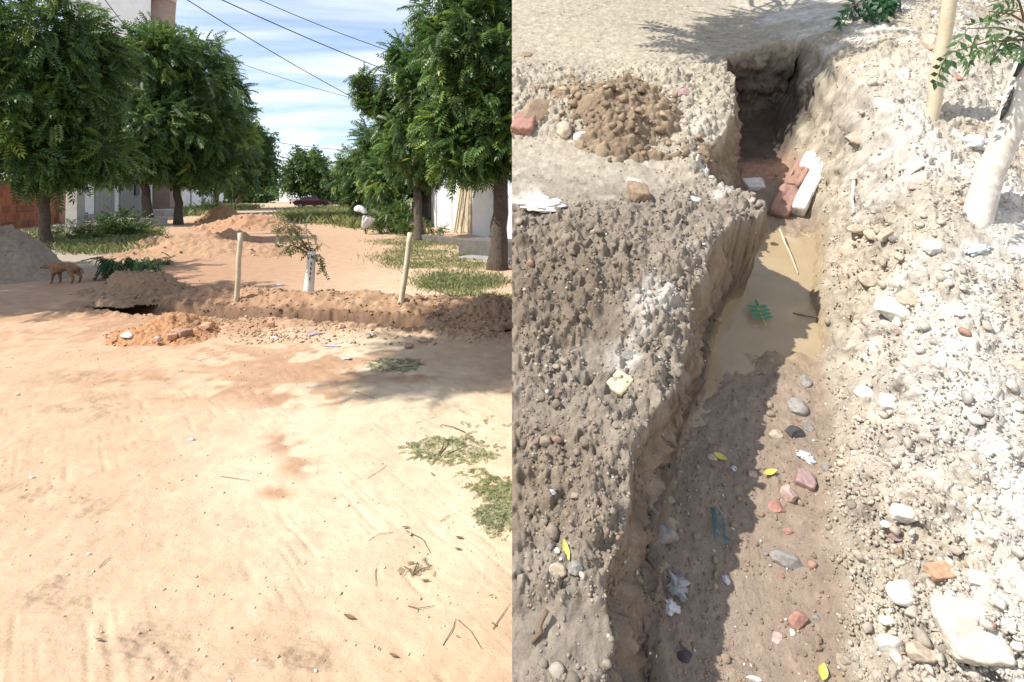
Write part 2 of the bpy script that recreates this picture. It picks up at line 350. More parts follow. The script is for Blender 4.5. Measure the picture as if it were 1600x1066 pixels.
# heaps of earth, each an object of its own
HEAPS = []
def heap(label, M, rx, ry, h, col, col2, seed, cs=0.07, n=110, name='dirt_heap', cat='dirt heap', peak=1.2, rough=1.0, group=None, m=M_mound, skew=0.0, umin=None):
    a = np.linspace(-1.25, 1.25, n); U, Vv = np.meshgrid(a, a)
    x = U * rx; y = Vv * ry
    rr = np.sqrt(U ** 2 + Vv ** 2) * (1 + 0.42 * fbm(U * 1.3, Vv * 1.3, 3, seed))
    e = (1 - sst(0.0, 1.08, rr)) ** peak
    c1, v1 = clods(x, y, cs, seed + 1, 0.85); c2, v2 = clods(x, y, cs * 0.42, seed + 2, 0.85)
    z = h * e * (1 + 0.5 * fbm(U * 2.2 + 5, Vv * 2.2, 4, seed + 3, .6)) + sst(1.22, 0.85, rr) * rough * (cs * 0.45 * c1 + cs * 0.25 * c2 + cs * 0.35 * fbm(x / cs * 0.4, y / cs * 0.4, 3, seed + 4))
    z = z + skew * h * U * e - 0.10 * sst(0.98, 1.2, rr)
    k = (0.5 + 0.5 * fbm(U * 2, Vv * 2, 3, seed + 5))[..., None] + (v1[..., None] - 0.5) * 0.5 + (v2[..., None] - 0.5) * 0.3
    c = np.array(col) + (np.array(col2) - np.array(col)) * k.clip(0, 1)
    if umin is not None: x = np.maximum(x, umin)
    o = link(name, gridmesh(name, x, y, z, m, c.reshape(-1, 3), keep=rr < 1.13), mat=M); tag(o, label, cat, group)
    HEAPS.append((o, x, y, z, c, rr, cs, seed))
    return o

# ------------------------------------------------------------------ the earth bank on the right, with the wet trench dug down it
def poly(pts, w=0.0):
    P = [S(a, b, w if not callable(w) else w(b)) for a, b in pts]; P = sorted([(float(v), float(u)) for u, v in P])
    return [p[0] for p in P], [p[1] for p in P]
def depth_px(py): return np.interp(py, [90, 215, 330, 450, 700, 1066], [0.62, 0.58, 0.46, 0.47, 0.37, 0.31])
vD, dD = zip(*sorted([(float(S(1200, p)[1]), float(depth_px(p))) for p in (60, 90, 150, 215, 330, 450, 560, 700, 850, 1066)]))
LT = poly([(1128, 82), (1138, 120), (1146, 165), (1146, 195), (1106, 238), (1112, 272), (1152, 300), (1188, 328), (1178, 352), (1125, 385), (1094, 430), (1078, 480), (1068, 550), (1058, 610), (1030, 660), (1000, 720), (985, 780), (975, 840), (962, 900), (945, 970), (935, 1066)])
LF = poly([(1128, 190), (1152, 225), (1165, 270), (1180, 320), (1180, 352), (1165, 400), (1150, 440), (1122, 520), (1108, 600), (1080, 660), (1060, 730), (1052, 820), (1050, 900), (1048, 1066)], lambda b: -float(depth_px(b)) )
RF = poly([(1200, 185), (1218, 225), (1256, 300), (1276, 345), (1276, 420), (1278, 540), (1282, 640), (1284, 740), (1278, 830), (1290, 930), (1300, 1066)], lambda b: -float(depth_px(b)))
RTw = lambda v: 0.16 + 0.0 * v
VEND = float(S(1185, 84)[1])
def bank_px(u, v):
    # photo position of a point of the bank plane, used only to place its features
    Y = v * TC + FOOT.y; Z = v * TS + FOOT.z
    return CX + FPX * u / Y, HOR + FPX * (CAMH - Z) / Y
def bank_h(u, v):
    u = np.asarray(u, float); v = np.asarray(v, float)
    px, py = bank_px(u, v)
    ww = 0.035 * fbm(u * 5, v * 5, 3, 70) + 0.014 * fbm(u * 18, v * 18, 3, 71)
    us = u + ww; vs = v + 0.05 * fbm(u * 4 + 9, v * 4, 3, 72)
    lt = np.interp(vs, *LT); lf = np.interp(vs, *LF); rf = np.interp(vs, *RF); lf = np.maximum(lf, lt + 0.05)
    rt = rf + np.interp(vs, [0.3, 1.0, 2.2, 3.2, 4.2], [0.55, 0.42, 0.34, 0.20, 0.03]); dep = np.interp(vs, vD, dD)
    # surroundings
    smoothL = np.clip(blob(px, py, 930, 40, 330, 70, 0, .4) + blob(px, py, 880, 270, 190, 62, 0, .4) + 0.8 * blob(px, py, 935, 545, 26, 55, 10, .4) + 0.9 * blob(px, py, 860, 1010, 120, 60, 0, .35) + blob(px, py, 1165, 40, 160, 40, 0, .5) + .7 * blob(px, py, 840, 660, 60, 22, 15, .4) + .9 * blob(px, py, 1560, 62, 90, 34, 0, .4), 0, 1)
    smoothR = np.clip(blob(px, py, 1540, 395, 90, 32, -10, .6) + .6 * blob(px, py, 1480, 360, 90, 22, 0, .6) + 0.5 * blob(px, py, 1370, 800, 40, 90, 0, .6), 0, 1)
    left = 1 - sst(-0.02, 0.02, us - lt)
    roughA = np.where(us < lt, 1.0, 0.8) * (1 - 0.93 * np.clip(smoothL + smoothR * .7, 0, 1))
    u0_, v0_ = u, v
    u = u + 0.020 * fbm(u0_ * 22, v0_ * 22, 3, 171) + .008 * fbm(u0_ * 60, v0_ * 60, 2, 173); v = v + 0.020 * fbm(u0_ * 22 + 50, v0_ * 22, 3, 172) + .008 * fbm(u0_ * 60 + 30, v0_ * 60, 2, 174)
    c1, v1 = clods(u, v, 0.115, 73, 0.55); c2, v2 = clods(u, v, 0.055, 74, 0.8); c3, v3 = clods(u, v, 0.024, 75, 0.85); c4, v4 = clods(u, v, 0.013, 76, 0.85)
    c5, v5 = clods(u + 7, v, 0.2, 78, 0.35)
    u, v = u0_, v0_
    bil = np.abs(fbm(u * 9, v * 9, 4, 176, .6)) + .5 * np.abs(fbm(u * 24, v * 24, 3, 177, .6))
    patch = sst(0.35, 0.6, vnoise(u * 2.2, v * 2.2, 77))
    scaleL = np.where(us < lt, 1.0, 0.62 + 0.25 * patch)
    h = roughA * scaleL * (0.052 * c1 * patch + 0.036 * c2 + 0.018 * c3 + 0.008 * c4 + 0.07 * c5 * (us < lt) * patch + .055 * bil) + 0.035 * roughA * fbm(u * 2.5, v * 2.5, 4, 79) + 0.006 * fbm(u * 25, v * 25, 4, 80) + 0.003 * c3
    # broad forms: spoil left of the trench, spoil bank to its right
    h = h + 0.07 * blob(px, py, 930, 430, 190, 90, 0, .7) + 0.05 * blob(px, py, 900, 760, 140, 200, 0, .8)
    h = h + 0.30 * blob(px, py, 1400, 95, 150, 85, 12, .85) + 0.12 * blob(px, py, 1480, 250, 180, 130, 0, .8) - 0.03 * blob(px, py, 1560, 60, 80, 35, 0, .7)
    h = h + 0.03 * np.exp(-((u - lt + 0.10) / 0.09) ** 2) * sst(4.0, 3.6, v) + 0.06 * blob(px, py, 1420, 760, 130, 240, 0, .8)
    # the cut itself
    end = 1 - sst(VEND - 0.17, VEND + 0.05, vs)
    tl = np.clip((us - lt) / (lf - lt), 0, 1); tr = np.clip((rt - us) / (rt - rf), 0, 1)
    sl = np.interp(tl, [0, 0.10, 0.42, 0.8, 1], [0, 0.22, 0.72, 0.95, 1]); sr = np.interp(tr, [0, 0.3, 0.62, 0.9, 1], [0, 0.22, 0.58, 0.90, 1])
    cut = np.minimum(sl, sr) * end
    flo = np.clip((cut - 0.9) / 0.1, 0, 1)
    onwall = np.clip(cut * (1 - cut) * 4, 0, 1)
    wallrough = 0.03 * fbm(u * 12, v * 6, 4, 81) + 0.03 * c2 + 0.015 * c3
    floor = 0.010 * fbm(u * 6, v * 6, 3, 82) + 0.006 * c3 * (v3 > 0.5) + 0.012 * c2 * (v2 > .8) + 0.003 * fbm(u * 40, v * 40, 3, 83)
    
    vn_ = v + .20 * fbm(u * 4, v * 4, 4, 311, .6); pfl = sst(float(S(1200, 590, -.5)[1]), float(S(1200, 520, -.5)[1]), vn_) * (1 - sst(float(S(1230, 372, -.5)[1]), float(S(1230, 335, -.5)[1]), vn_))
    floor = floor + .030 * (np.clip((us - lf) / (rf - lf), 0, 1) - .5)
    floor = floor * (1 - .55 * pfl) - 0.032 * pfl
    z = h * (1 - 0.9 * flo) * (1 - 0.2 * onwall) - dep * cut + onwall * wallrough * np.where(us < (lt + rf) / 2, 1.0, 0.8) + floor * flo
    # small side cut in the left wall
    sc_ = blob(px, py, 1130, 258, 42, 30, 35, .8); z = z - 0.10 * sc_ * (1 - cut) + sc_ * (0.03 * c2 + 0.02 * c3 + 0.03 * fbm(u * 9, v * 9, 3, 93))
    # colour
    kk = fbm(u * 1.4, v * 1.4, 4, 84)
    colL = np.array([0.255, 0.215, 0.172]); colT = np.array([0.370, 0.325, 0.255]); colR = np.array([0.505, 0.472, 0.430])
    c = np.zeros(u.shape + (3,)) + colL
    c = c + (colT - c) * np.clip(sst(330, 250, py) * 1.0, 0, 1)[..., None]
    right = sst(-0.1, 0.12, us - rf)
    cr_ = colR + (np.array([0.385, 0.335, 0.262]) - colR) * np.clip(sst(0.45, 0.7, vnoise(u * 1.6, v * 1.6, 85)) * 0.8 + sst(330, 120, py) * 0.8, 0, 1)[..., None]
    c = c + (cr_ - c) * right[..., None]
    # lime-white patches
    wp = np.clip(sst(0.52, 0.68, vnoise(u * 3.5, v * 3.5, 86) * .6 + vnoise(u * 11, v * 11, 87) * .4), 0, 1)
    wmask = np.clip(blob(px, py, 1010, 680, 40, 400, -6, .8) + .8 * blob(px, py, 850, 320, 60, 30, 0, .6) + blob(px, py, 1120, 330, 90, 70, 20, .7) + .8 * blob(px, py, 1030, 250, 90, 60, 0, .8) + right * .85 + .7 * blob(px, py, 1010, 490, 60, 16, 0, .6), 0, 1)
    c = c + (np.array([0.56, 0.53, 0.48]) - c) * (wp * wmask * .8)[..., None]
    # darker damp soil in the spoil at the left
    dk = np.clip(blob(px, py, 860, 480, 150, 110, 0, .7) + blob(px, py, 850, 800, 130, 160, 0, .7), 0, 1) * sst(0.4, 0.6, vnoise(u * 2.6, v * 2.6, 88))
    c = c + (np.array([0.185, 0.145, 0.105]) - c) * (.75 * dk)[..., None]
    c = c * (1 + 0.38 * (v2 - .5) * (c2 > 0) + 0.30 * (v3 - .5) * (c3 > 0) + .10 * kk)[..., None]
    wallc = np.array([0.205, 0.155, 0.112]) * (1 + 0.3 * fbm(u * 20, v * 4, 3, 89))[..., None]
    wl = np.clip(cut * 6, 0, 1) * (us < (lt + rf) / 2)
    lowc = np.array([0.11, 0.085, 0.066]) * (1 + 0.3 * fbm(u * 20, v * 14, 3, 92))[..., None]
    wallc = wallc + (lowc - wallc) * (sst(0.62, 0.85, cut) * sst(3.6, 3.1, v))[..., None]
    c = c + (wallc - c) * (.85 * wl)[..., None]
    head_shade = sst(3.42, 3.62, v) * np.clip(cut * 3, 0, 1)
    wr = np.clip(cut * 1.4, 0, 1) * (1 - head_shade) * (us >= (lt + rf) / 2)
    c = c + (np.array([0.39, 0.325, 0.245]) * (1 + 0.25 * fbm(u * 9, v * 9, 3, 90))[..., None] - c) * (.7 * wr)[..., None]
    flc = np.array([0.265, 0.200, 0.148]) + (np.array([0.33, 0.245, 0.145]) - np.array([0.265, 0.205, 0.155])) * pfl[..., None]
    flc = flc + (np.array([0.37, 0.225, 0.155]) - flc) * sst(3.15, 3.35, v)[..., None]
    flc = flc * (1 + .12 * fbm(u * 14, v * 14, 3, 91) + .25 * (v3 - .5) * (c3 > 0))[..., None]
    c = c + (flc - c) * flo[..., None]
    c = c + (np.array([0.075, 0.062, 0.052]) * (1 + .4 * fbm(u * 12, v * 9, 3, 96))[..., None] - c) * (.85 * head_shade)[..., None]  # shade of the trench head painted near black into the soil colour
    return z, c.clip(0.02, 0.75), cut
def BH_(u, v): return float(bank_h(np.array([u]), np.array([v]))[0][0])
def SP(px, py):
    """where the sight line through a photo position meets the finished bank"""
    lo = 0.9
    ws = np.linspace(0.5, -0.8, 131); uu, vv = S(px, py, ws); hh = bank_h(uu, vv)[0]
    i = np.argmax(hh >= ws); w = ws[i]
    return float(uu[i]), float(vv[i]), float(w)
tv = []; v0 = -0.45
# spacing of rows and columns grows with distance up the slope
r_ = np.linspace(0, 1, 760); vv_ = v0 + (7.2 - v0) * (0.42 * r_ + 0.58 * r_ ** 1.9); vv_ = np.sort(np.concatenate([vv_, np.linspace(VEND - .22, VEND + .06, 50)]))
cols = np.linspace(0, 1, 760) ** 1.0
RR, CC = np.meshgrid(vv_, cols, indexing='ij')
width = 1.9 + 0.75 * np.maximum(RR + 0.45, 0)
U_ = CC * width; V_ = RR
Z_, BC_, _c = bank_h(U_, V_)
Z_ = Z_ - 0.25 * sst(6.7, 7.2, V_)
_alpha = 1 - .95 * sst(.93, 1.0, _c) * (1 - .7 * sst(3.3, 3.6, V_)) * (.45 + .55 * vnoise(U_ * 5, V_ * 5, 320))
# the walls of the cut are ragged: lumps stand out of them sideways too
_wm = np.clip(_c * (1 - _c) * 5, 0, 1)
_l1, _a = clods(V_, Z_ * 1.1, 0.09, 301, .7); _l2, _a2 = clods(V_, Z_ * 1.1, 0.035, 302, .8); _l3, _a3 = clods(V_ + U_, Z_ * 1.1, 0.018, 303, .8)
PXd = _wm * (0.05 * _l1 + 0.028 * _l2 + 0.02 * _l3 + 0.05 * fbm(V_ * 7, Z_ * 9, 4, 304))
_we = _wm * np.exp(-((V_ - VEND) / .16) ** 2); _e1, _x = clods(U_, Z_ * 1.1, .08, 306, .75); _e2, _x = clods(U_, Z_ * 1.1, .03, 307, .8)
U_ = U_ + PXd * (U_ > .05) * (1 - .6 * _we)
V_ = V_ - _we * (.07 * _e1 + .035 * _e2 + .06 * fbm(U_ * 9, Z_ * 11, 4, 308))
BC_ = BC_ * (1 + _wm * (.5 * (_a2 - .5) * (_l2 > 0) + .35 * (_a3 - .5) * (_l3 > 0) + .35 * fbm(V_ * 16, Z_ * 16, 4, 305)))[..., None]
PX = U_; PY = FOOT.y + V_ * TC - Z_ * TS; PZ = FOOT.z + V_ * TS + Z_ * TC
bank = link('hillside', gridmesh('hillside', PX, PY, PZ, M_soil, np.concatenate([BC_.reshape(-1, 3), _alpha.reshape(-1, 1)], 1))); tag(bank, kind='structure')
# its cut faces down to the street
def skirt(xs, ys_, zs, name, dy_=0.0, n=14, push=0.0):
    xs, ys_, zs = map(np.asarray, (xs, ys_, zs)); T = np.linspace(0, 1, n)[:, None]
    X = xs[None] + 0 * T; Yk = ys_[None] + dy_ * T * (zs[None] + .1) / 4.0; Zk = zs[None] * (1 - T) + (-0.12) * T
    cl, cv = clods(Yk, Zk, .16, 330, .8); cl2, cv2 = clods(Yk, Zk, .06, 331, .8)
    X = X + push * np.clip(T * 8, 0, 1) * (.09 - .05 * cl - .03 * cl2 + .05 * fbm(Yk * 3, Zk * 6, 4, 332)).clip(.004, .3)
    c = (1 + .4 * (cv2 - .5) * (cl2 > 0))[..., None] * np.array([0.27, 0.21, 0.15]) * (1 + 0.25 * fbm((xs + ys_)[None] * 2 + 0 * T, Zk * 9, 4, 95))[..., None]
    o = link(name, gridmesh(name, X, Yk, Zk, M_soil, c.reshape(-1, 3))); tag(o, kind='structure')
skirt(PX[:, 0], PY[:, 0], PZ[:, 0], 'bank_side', n=140, push=1)
skirt(PX[:, -1], PY[:, -1], PZ[:, -1], 'bank_side')
skirt(PX[-1], PY[-1], PZ[-1], 'bank_back', 1.2)
skirt(PX[0], PY[0], np.maximum(PZ[0], -.1), 'bank_foot')

# ------------------------------------------------------------------ foliage
def frond_template(pairs=6, w=0.085, ll=0.30, droop=0.35):
    """pinnate leaf along +x, length 1: diamond leaflets on both sides of the stem, drooping towards -z"""
    V = []; F = []
    def leaflet(bx, bz, dirx, diry, dirz, L):
        d = np.array([dirx, diry, dirz]); d = d / np.linalg.norm(d); s_ = np.cross(d, [0, 0, 1.0]); s_ /= np.linalg.norm(s_)
        b = len(V); p = np.array([bx, 0, bz])
        V.extend([p, p + d * L * .42 + s_ * w * .5 + np.array([0, 0, .015]), p + d * L + np.array([0, 0, -.03]), p + d * L * .42 - s_ * w * .5 + np.array([0, 0, .015])])
        F.append((b, b + 1, b + 2, b + 3))
    for i in range(pairs):
        t = 0.16 + 0.74 * i / (pairs - 1); z = -droop * t * t
        L = ll * (1 - 0.35 * abs(t - .45))
        for s_ in (-1, 1): leaflet(t, z, 0.55, s_ * 0.85, -0.35 - .25 * t, L)
    leaflet(0.93, -droop * .86, 1, 0.05, -droop * 1.6, ll * .9)
    b = len(V); V.extend([np.array([0, .008, 0]), np.array([0, -.008, 0]), np.array([.95, 0, -droop * .9]), np.array([.5, 0, -droop * .25 + .01])]); F.append((b, b + 1, b + 2, b + 3))
    return np.array(V), np.array(F)
FT1 = frond_template(6, .105, .33); FT2 = frond_template(4, 0.15, 0.38, .3); FT3 = frond_template(3, 0.26, 0.48, .25)
def fronds(P, D, size, T, rg, cola, colb, roll=0.5, colvar=0.25):
    """place a frond at every point P with direction D"""
    n = len(P); V0, F0 = T; m = len(V0)
    D = D / np.maximum(np.linalg.norm(D, axis=1, keepdims=True), 1e-6)
    up = np.tile([0, 0, 1.0], (n, 1)) + rg.normal(0, roll, (n, 3))
    Sd = np.cross(up, D); Sd /= np.maximum(np.linalg.norm(Sd, axis=1, keepdims=True), 1e-6); Up = np.cross(D, Sd)
    sz = size * rg.uniform(0.7, 1.25, n)
    V = P[:, None] + sz[:, None, None] * (V0[None, :, 0:1] * D[:, None] + V0[None, :, 1:2] * Sd[:, None] + V0[None, :, 2:3] * Up[:, None])
    F = F0[None] + (np.arange(n) * m)[:, None, None]
    k = rg.random(n) ** 1.6
    c = np.array(cola)[None] + (np.array(colb) - np.array(cola))[None] * k[:, None]
    c = c * (1 + colvar * rg.normal(0, 1, (n, 1))).clip(.5, 1.6)
    return V.reshape(-1, 3), F.reshape(-1, F0.shape[1]), np.repeat(c, m, axis=0)
GREEN = (0.045, 0.105, 0.026); GREEN2 = (0.170, 0.265, 0.062)
def crown_mesh(lobes, n, size, seed, T=FT1, cola=GREEN, colb=GREEN2, per=7, droop=.75, core=0.25, cut=None):
    rg = np.random.default_rng(seed); lobes = np.array(lobes, float)
    area = lobes[:, 3] * lobes[:, 4] + lobes[:, 4] * lobes[:, 5] + lobes[:, 3] * lobes[:, 5]
    nt_ = max(6, n // per); li = rg.choice(len(lobes), nt_, p=area / area.sum()); L = lobes[li]
    d = rg.normal(0, 1, (nt_, 3)); d /= np.linalg.norm(d, axis=1, keepdims=True)
    rad = np.where(rg.random(nt_) < core, rg.uniform(.35, .8, nt_), rg.uniform(.82, 1.04, nt_))
    # uneven outline: some directions bulge, some are hollow
    nz = fbm(d[:, 0] * 2.1 + li * 3.3, d[:, 1] * 2.1 + d[:, 2] * 2.7 + li, 3, seed) ; rad = rad * (1 + .55 * nz)
    tip = L[:, :3] + d * L[:, 3:6] * rad[:, None]
    nrm = d / L[:, 3:6]; nrm /= np.linalg.norm(nrm, axis=1, keepdims=True)
    P = np.repeat(tip, per, axis=0); A = np.repeat(nrm, per, axis=0)
    P = P - A * rg.uniform(0, size * .9, (len(P), 1)) + rg.normal(0, size * .18, P.shape)
    D = A * .8 + rg.normal(0, .55, P.shape) + np.array([0, 0, -droop * .55])
    V, F, C = fronds(P, D, size, T, rg, cola, colb)
    # whole sprays differ: young yellowish tips, older dark leaf
    tint = np.repeat(np.repeat(rg.random(nt_), per), len(T[0]))[:, None]
    C = C * (0.72 + .6 * tint) * np.where(tint > .9, np.array([1.5, 1.15, .8]), 1.0)
    return V, F, C
BARKS = M_bark
def limb_path(a, b, k=5, wob=0.12, rg=random):
    a = Vector(a); b = Vector(b); L = (b - a).length; pts = []
    for i in range(k + 1):
        t = i / k; p = a.lerp(b, t); w = wob * L * math.sin(math.pi * t) * .5
        pts.append(p + Vector((rg.uniform(-w, w), rg.uniform(-w, w), rg.uniform(-w, w) * .5 + L * 0.06 * math.sin(math.pi * t))))
    return pts
def tree(label, base, lobes, n, size, seed, r=0.13, fork=None, T=FT1, cola=GREEN, colb=GREEN2, group=None, name='neem_tree', per=7, core=.25, lean=(0, 0), trunk_mat=None, band=None):
    base = Vector(base); t = empty(name, base); tag(t, label, 'tree', group); random.seed(seed)
    ib = Matrix.Translation(-base)
    cz = min(l[2] - l[5] * .4 for l in lobes); mx = sum(l[0] for l in lobes) / len(lobes); my = sum(l[1] for l in lobes) / len(lobes)
    f = Vector(fork) if fork else Vector((base.x + (mx - base.x) * .25 + lean[0], base.y + (my - base.y) * .25 + lean[1], max(base.z + 1.2, cz)))
    m = MB(); p = limb_path(base - Vector((0, 0, .25)), f, 7, .035); m.tube([ib @ q for q in p], [r * (1.35 if i == 0 else 1.12 if i == 1 else 1 - .04 * i) for i in range(8)], 12, jit=.16)
    m.build('trunk', trunk_mat or BARKS, t, True)
    for i, l in enumerate(lobes[:7]):
        m = MB(); c = Vector(l[:3]); end = f.lerp(c, 1.0)
        m.tube([ib @ q for q in limb_path(f - Vector((0, 0, .1)), end, 5, .16)], [r * .55, r * .48, r * .4, r * .3, r * .2, r * .1], 7)
        for k in range(4):
            e = c + Vector((random.uniform(-1, 1) * l[3], random.uniform(-1, 1) * l[4], random.uniform(-.8, 1) * l[5])) * .8
            m.tube([ib @ q for q in limb_path(f.lerp(c, random.uniform(.5, 1)), e, 3, .15)], [r * .2, r * .14, r * .09, r * .04], 5)
        m.build('limb', BARKS, t, True)
    V, F, C = crown_mesh(lobes, n, size, seed, T, cola, colb, per, core=core)
    link('crown', npmesh('crown', V - np.array(base)[None], F, M_leaf, C), t)
    return t
def PL(px, py, Y, rx, ry, dep=None):
    """a lobe of foliage given by its place in the view and its distance"""
    c = W(px, py, Y); k = Y / FPX; return (c.x, c.y, c.z, rx * k, (dep if dep else min(rx, ry) * k), ry * k)

# left row
tree('neem tree nearest on the left, its dark trunk beside the grey sand heap', G(72, 386), [PL(60, 60, 17, 105, 85, 1.7), PL(20, 150, 16.5, 90, 75, 1.5), PL(120, 130, 17.5, 75, 80, 1.5), PL(135, 85, 17.8, 50, 50, 1.2), PL(55, 220, 16.6, 70, 52, 1.3), PL(110, 215, 17.5, 42, 42, 1.0), PL(-40, 120, 16.5, 90, 120, 1.8), PL(-30, 230, 16.5, 50, 40, 1.0), PL(75, 262, 16.6, 46, 28, 1.0), PL(28, 262, 16.5, 40, 26, .9), PL(165, 240, 17.5, 36, 34, .9)], 5800, .56, 101, r=.17, lean=(0, 0))
tree('second neem tree of the left row, its trunk before the cement house', G(233, 353), [PL(215, 120, 29, 60, 66, 2.2), PL(175, 180, 28, 52, 60, 2), PL(235, 200, 28, 50, 55, 2), PL(205, 240, 28.5, 52, 30, 1.6), PL(255, 90, 29, 42, 48, 1.8), PL(235, 262, 28.5, 36, 22, 1.3), PL(165, 262, 28.5, 34, 22, 1.2)], 4000, .66, 102, r=.24, fork=W(222, 262, 29))
tree('third neem tree of the left row, tallest rounded crown standing against the sky', G(279, 351), [PL(285, 130, 31, 62, 75, 2.4), PL(330, 150, 31, 55, 62, 2.2), PL(300, 215, 30, 60, 52, 2.2), PL(345, 215, 31, 42, 48, 2), PL(262, 75, 32, 36, 45, 1.8), PL(315, 95, 31, 38, 40, 1.8), PL(255, 250, 30, 45, 26, 1.6), PL(310, 270, 30, 50, 20, 1.5)], 4100, .66, 103, r=.22, fork=W(277, 275, 30))
tree('fourth neem tree of the left row beside the long white wall, low dark crown', G(336, 333), [PL(352, 205, 48, 36, 62, 3), PL(338, 262, 46, 42, 36, 2.6), PL(372, 245, 48, 26, 48, 2.4), PL(320, 265, 46, 24, 26, 2)], 2400, .9, 104, r=.26, T=FT2, per=6, fork=W(338, 290, 48))
tree('fifth neem tree of the left row, bright green, last of its near trees', G(368, 323), [PL(398, 240, 66, 26, 42, 3), PL(412, 262, 66, 18, 32, 2.4), PL(378, 268, 66, 20, 28, 2.4), PL(404, 215, 66, 16, 22, 2)], 1600, 1.05, 105, r=.28, T=FT2, per=6, colb=(.11, .18, .03), fork=W(385, 300, 66))
tree('small neem tree far down the street, just right of the left row', G(428, 313), [PL(428, 296, 150, 17, 9, 3), PL(440, 300, 150, 10, 6, 3), PL(415, 300, 150, 10, 7, 3)], 420, 1.8, 106, r=.3, T=FT3, per=5)
# right side
tree('rounded bright green neem tree behind the parked red car', G(491, 324), [PL(480, 268, 74, 34, 30, 3.6), PL(500, 282, 74, 36, 25, 3), PL(462, 285, 74, 22, 22, 3), PL(520, 288, 74, 22, 20, 3), PL(485, 250, 74, 22, 16, 3)], 2000, 1.1, 107, r=.26, T=FT2, per=6, cola=(.045, .10, .022), colb=(.11, .19, .04), fork=W(488, 300, 74))
tree('bushy tree leaning over the grassy verge left of the tiled house', G(598, 352), [PL(590, 235, 30, 34, 46, 1.8), PL(560, 262, 31, 34, 32, 1.6), PL(610, 285, 28, 42, 46, 1.8), PL(640, 250, 28, 36, 50, 1.8), PL(622, 330, 27, 26, 22, 1.0), PL(545, 290, 33, 26, 20, 1.4), PL(575, 310, 31, 30, 24, 1.3)], 4200, .56, 108, r=.15, fork=W(600, 300, 29))
tree('tree with an arching bough against the sky before the tiled house', G(655, 377), [PL(640, 120, 19.5, 34, 60, 1.3), PL(680, 150, 19.5, 46, 66, 1.5), PL(650, 215, 19.5, 52, 42, 1.4), PL(568, 122, 20, 17, 12, .35), PL(585, 148, 20, 24, 14, .4), PL(598, 165, 20, 24, 20, .5), PL(668, 262, 19.5, 32, 24, .9), PL(620, 175, 20, 30, 30, .7)], 4800, .46, 109, r=.17, fork=W(652, 295, 19.4))
tree('large dark neem tree with a stout trunk on the right kerb', G(778, 421), [PL(700, 70, 12, 42, 60, .9), PL(745, 60, 12, 62, 75, 1.2), PL(720, 150, 12, 46, 52, .9), PL(770, 170, 12, 52, 60, 1.2), PL(735, 225, 11.8, 46, 38, .8), PL(795, 220, 12, 50, 42, 1.2), PL(820, 90, 12.4, 80, 120, 1.5), PL(760, -30, 12.3, 80, 55, 1.4), PL(668, 30, 12.2, 24, 34, .5), PL(712, 262, 11.8, 36, 24, .6), PL(690, 200, 12, 36, 40, .7), PL(760, 262, 11.9, 40, 22, .6)], 6000, .38, 110, r=.20, fork=W(783, 270, 11.8))
# two trees whose crowns stand outside the view and shade the street from the left
tree('neem tree beyond the left edge of the view, shading the sand heap', (-14.6, 8.0, 0), [(-13.2, 8.6, 5.0, 1.9, 1.7, .9), (-11.4, 7.9, 5.2, 1.3, 1.2, .8), (-14.2, 9.6, 5.4, 1.7, 1.5, .9), (-12.2, 9.6, 5.0, 1.3, 1.2, .8), (-10.6, 6.6, 5.2, 1.3, 1.0, .7), (-9.3, 7.2, 5.4, 1.0, .9, .6)], 4200, .5, 111, r=.16)

# hedge trees: far off, reading as one green mass each
tree('low dark tree at the left end of the far road', G(372, 318), [PL(400, 300, 110, 26, 8, 3), PL(375, 303, 110, 16, 9, 3)], 400, 1.6, 112, r=.25, T=FT3, per=5)
tree('wide low tree closing the far end of the street on the right', G(540, 319), [PL(530, 296, 95, 26, 16, 4), PL(556, 290, 95, 26, 22, 4), PL(585, 300, 90, 20, 14, 4)], 900, 1.5, 113, r=.25, T=FT3, per=5, cola=(.045, .09, .025), colb=(.10, .17, .04))

# ------------------------------------------------------------------ weeds and grass
def grass_mesh(pts, hmin, hmax, wd, rg, cols, lean=.5):
    n = len(pts); hh = rg.uniform(hmin, hmax, n); a = rg.uniform(0, 2 * np.pi, n)
    dx_, dy_ = np.cos(a), np.sin(a); l = rg.normal(0, lean, (n, 2)) * hh[:, None]
    V = np.zeros((n, 4, 3)); b = pts
    V[:, 0] = b + np.stack([-dx_ * wd, -dy_ * wd, 0 * a], 1); V[:, 1] = b + np.stack([dx_ * wd, dy_ * wd, 0 * a], 1)
    V[:, 2] = b + np.stack([l[:, 0] * .4 + dx_ * wd * .7, l[:, 1] * .4 + dy_ * wd * .7, hh * .65], 1)
    V[:, 3] = b + np.stack([l[:, 0], l[:, 1], hh], 1)
    F = np.arange(n * 4).reshape(n, 4)[:, [0, 1, 2, 3]]
    ci = rg.integers(0, len(cols), n); C = np.array(cols)[ci] * rg.uniform(.7, 1.3, (n, 1))
    return V.reshape(-1, 3), F, np.repeat(C, 4, axis=0)
def scatter_px(blobs, n, rg, thr=.5, ns=1.2, sd=5):
    """ground points inside soft patches; thinned by a noise so that the cover is broken"""
    out_ = []
    for (cx_, cy_, rx_, ry_, wgt) in blobs:
        k = int(n * wgt); r = np.sqrt(rg.random(k)) * (1 + .18 * rg.normal(0, 1, k)); a = rg.uniform(0, 2 * np.pi, k)
        px = cx_ + rx_ * r * np.cos(a); py = cy_ + ry_ * r * np.sin(a); py = np.maximum(py, HOR + 8)
        Y = FPX * CAMH / (py - HOR); X = (px - CX) / FPX * Y
        keep = fbm(X * ns, Y * ns, 3, sd) > thr - 1 + rg.uniform(-.3, .3, k); X, Y = X[keep], Y[keep]
        out_.append(np.stack([X, Y, street_h(X, Y)[0] - .01], 1))
    return np.concatenate(out_)
